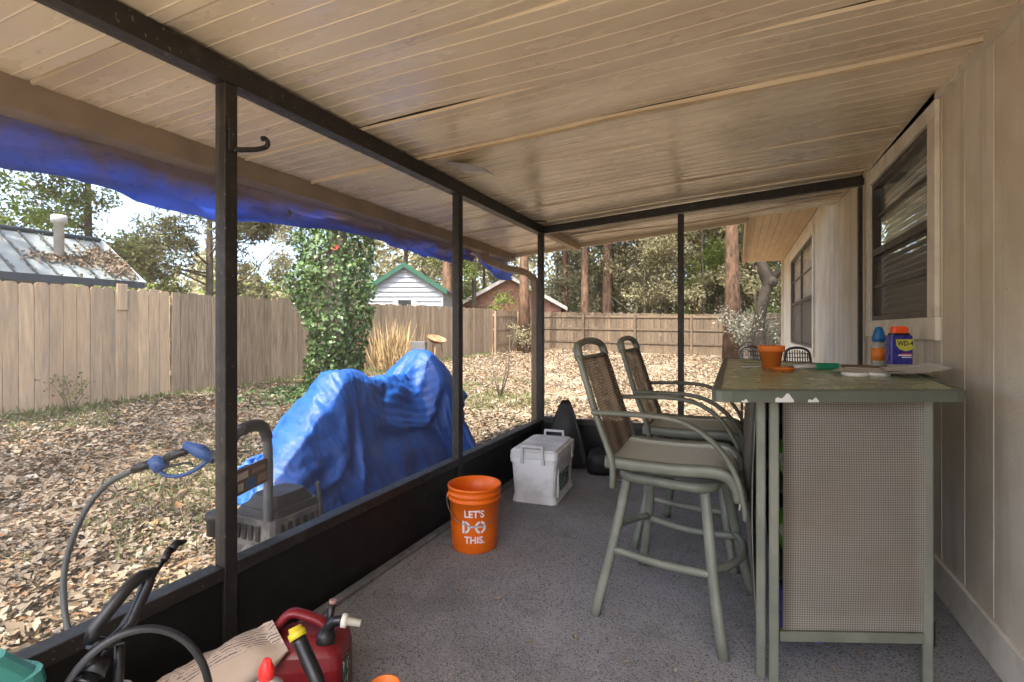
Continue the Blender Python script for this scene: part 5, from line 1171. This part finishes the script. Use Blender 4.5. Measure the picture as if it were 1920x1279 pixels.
# ------------------------------------------------------------------ pressure washer
pw = thing('pressure_washer', 'grey pressure washer with tall looped handle standing outside the rail', 'pressure washer', (-2.20, 1.76, -.08), 0)
RL, LL = V((.093, .05, 0)), V((.19, -.24, 0)); Z_ = lambda p, z: (p.x, p.y, z)
mid = (RL+LL)/2
m = MB(); m.tube(bez([Z_(RL, 0), Z_(RL, .45), Z_(RL, .76), Z_(RL*.93+LL*.07, .86), Z_(RL*.8+LL*.2, .905), Z_(mid, .92), Z_(RL*.2+LL*.8, .905), Z_(RL*.07+LL*.93, .86), Z_(LL, .76), Z_(LL, .4), Z_(LL, 0)], 5), .0225, 10); m.build('handle', 'handle_grey', pw)
m = MB(); m.tube(bez([Z_(RL*.97+LL*.03, .835), Z_(RL*.93+LL*.07, .862), Z_(RL*.8+LL*.2, .906), Z_(mid, .921), Z_(RL*.3+LL*.7, .915)], 6), .0275, 10); m.build('grip', 'foam_grip', pw)
ex, ey = -.02, .20
m = MB(); taper_box(m, .30, .32, .35, .36, .14, .30, .05); taper_box(m, .36, .37, .33, .34, .302, .43, .05); m.build('engine', 'engine_grey', pw, (ex, ey, 0))
m = MB(); taper_box(m, .31, .33, .27, .30, 0, .03, .05); taper_box(m, .24, .28, .17, .22, .0302, .085, .05); eo = m.build('engine_cover', 'engine_dark', pw, (ex, ey+.02, .4325))
for k in range(6): m = MB(); m.box((ex+.178, ey-.12+.048*k, .365), (.008, .028, .085), .003, rot=(0, -.1, 0)); m.build('vent', 'engine_dark', pw)
for k in range(5): m = MB(); m.box((ex-.10+.045*k, ey-.186, .37), (.026, .008, .075), .003); m.build('vent', 'engine_dark', pw)
m = MB(); m.box((ex+.17, ey+.02, .255), (.03, .20, .06), .01); m.build('badge', 'engine_dark', pw)
m = MB(); m.lathe([(.085, 0), (.08, .03), (.045, .045), (.04, .04), (0, .04)], 22, M=Matrix.Translation((ex+.05, ey-.165, .24)) @ Matrix.Rotation(PI/2, 4, 'X')); rc = m.build('recoil_cover', 'engine_grey', pw)
m = MB(); m.lathe([(.024, .0455), (.024, .054), (.012, .055), (.01, .048), (0, .048)], 16, M=Matrix.Translation((ex+.05, ey-.165, .24)) @ Matrix.Rotation(PI/2, 4, 'X')); m.build('hub', 'pipe_white', rc)
m = MB(); m.lathe([(.055, 0), (.055, .07), (.06, .07), (.06, .10), (.05, .105), (0, .105)], 18, c=(ex-.06, ey-.28, .39)); m.build('fuel_tank', 'engine_dark', pw)
pr = math.radians(18.5); pc = mid+V((-.004, .012, .685))
pn = MB().box((0, 0, 0), (.016, .27, .115), .004).build('control_panel', 'card_brown', pw, pc, (0, 0, pr))
for (y, z, sy, sz, mt) in ((-.08, .025, .09, .03, 'paper'), (.05, .025, .10, .02, 'hose_pink'), (-.09, -.022, .04, .034, 'paper'), (-.015, -.022, .07, .04, 'cap_blue'), (.075, -.022, .07, .038, 'hose_pink')):
    m = MB(); m.box((.0092, y, z), (.0016, sy, sz)); m.build('decal', mt, pn)
m = MB(); m.tube(bez([(.165, .33, .20), (.17, .32, .40), (.165, .30, .56)], 6), .011, 8); m.build('hose_stub', 'hose_grey', pw)
for sx in (-.24, .235):
    m = MB(); m.lathe([(.06, -.03), (.11, -.03), (.125, -.015), (.125, .015), (.11, .03), (.06, .03), (.06, -.03)], 24, M=Matrix.Translation((sx, .42, .125)) @ Matrix.Rotation(PI/2, 4, 'Y')); m.build('wheel', 'foam_grip', pw)
m = MB(); m.box((-.02, .10, .12), (.40, .62, .03), .006); m.build('frame', 'handle_grey', pw)
# spray gun hung on the handle, its hose arching down
sg_ = thing('spray_gun', 'blue and black pressure washer trigger gun with loop guard and black hose', 'spray gun', (0, 0, 0))
m = MB(); m.tube([(-2.5517, 1.4522, 0.6369), (-2.4729, 1.4870, 0.6713)], [.018, .022], 10); m.tube([(-2.4167, 1.5119, 0.6910), (-2.3087, 1.5596, 0.7353)], [.019, .018], 10); m.tube([(-2.2255, 1.5964, 0.7156), (-2.1397, 1.6125, 0.6668)], [.02, .02], 10); m.build('barrel', 'black_plastic', sg_)
m = MB(); m.tube([(-2.4774, 1.4850, 0.6861), (-2.4482, 1.4979, 0.6615), (-2.4122, 1.5139, 0.6763)], [.03, .042, .026], 10, flat=(.7, 1)); m.tube([(-2.3357, 1.5477, 0.7550), (-2.2705, 1.5765, 0.7255), (-2.2003, 1.5966, 0.6887)], [.02, .034, .022], 10, flat=(.8, 1)); m.build('body', 'blue_plastic', sg_)
m = MB(); m.tube(bez([(-2.4482, 1.4979, 0.6418), (-2.4122, 1.5139, 0.6123), (-2.3492, 1.5417, 0.6123), (-2.2862, 1.5696, 0.6418), (-2.2322, 1.5934, 0.6861)], 6), .009, 8); m.build('guard', 'blue_plastic', sg_)
m = MB(); m.tube(bez([(-2.4212, 1.5099, 0.6517), (-2.3717, 1.5318, 0.6615), (-2.3222, 1.5536, 0.6713), (-2.2997, 1.5636, 0.6615)], 5), .006, 8); m.build('trigger', 'black_plastic', sg_)
m = MB(); m.tube(bez([(-2.5472, 1.4542, 0.6394), (-2.6529, 1.4074, 0.5803), (-2.7080, 1.3502, 0.4801), (-2.7389, 1.3038, 0.3347), (-2.7236, 1.2668, 0.1982), (-2.6471, 1.2350, 0.0666), (-2.5145, 1.2062, -0.0767)], 8), .0125, 8); m.build('hose', 'hose_grey', sg_)
# ------------------------------------------------------------------ old fire bowl behind the tarp
fb = thing('fire_bowl', 'rusty round bowl tilted on a grey block stack behind the blue tarp', 'fire bowl', (-5.95, 9.4, ground_z(-5.95, 9.4)), .4)
m = MB(); m.lathe([(0, -.10), (.14, -.08), (.21, -.01), (.225, 0), (.205, -.005), (.12, -.06), (0, -.07)], 26, M=Matrix.Translation((.02, 0, 1.02)) @ Matrix.Rotation(.28, 4, 'Y') @ Matrix.Rotation(.25, 4, 'X')); m.build('bowl', 'rust', fb)
for k in range(3): a = k*2.1+.4; m = MB(); m.tube([(.02+.10*math.cos(a), .10*math.sin(a), .94), (.02+.22*math.cos(a), .22*math.sin(a), 0)], .014, 6); m.build('leg', 'rust', fb)
for k in range(5): m = MB(); m.box((-.36, .02, .09+.19*k), (.30, .30, .19), .01); m.build('block', 'concrete', fb)
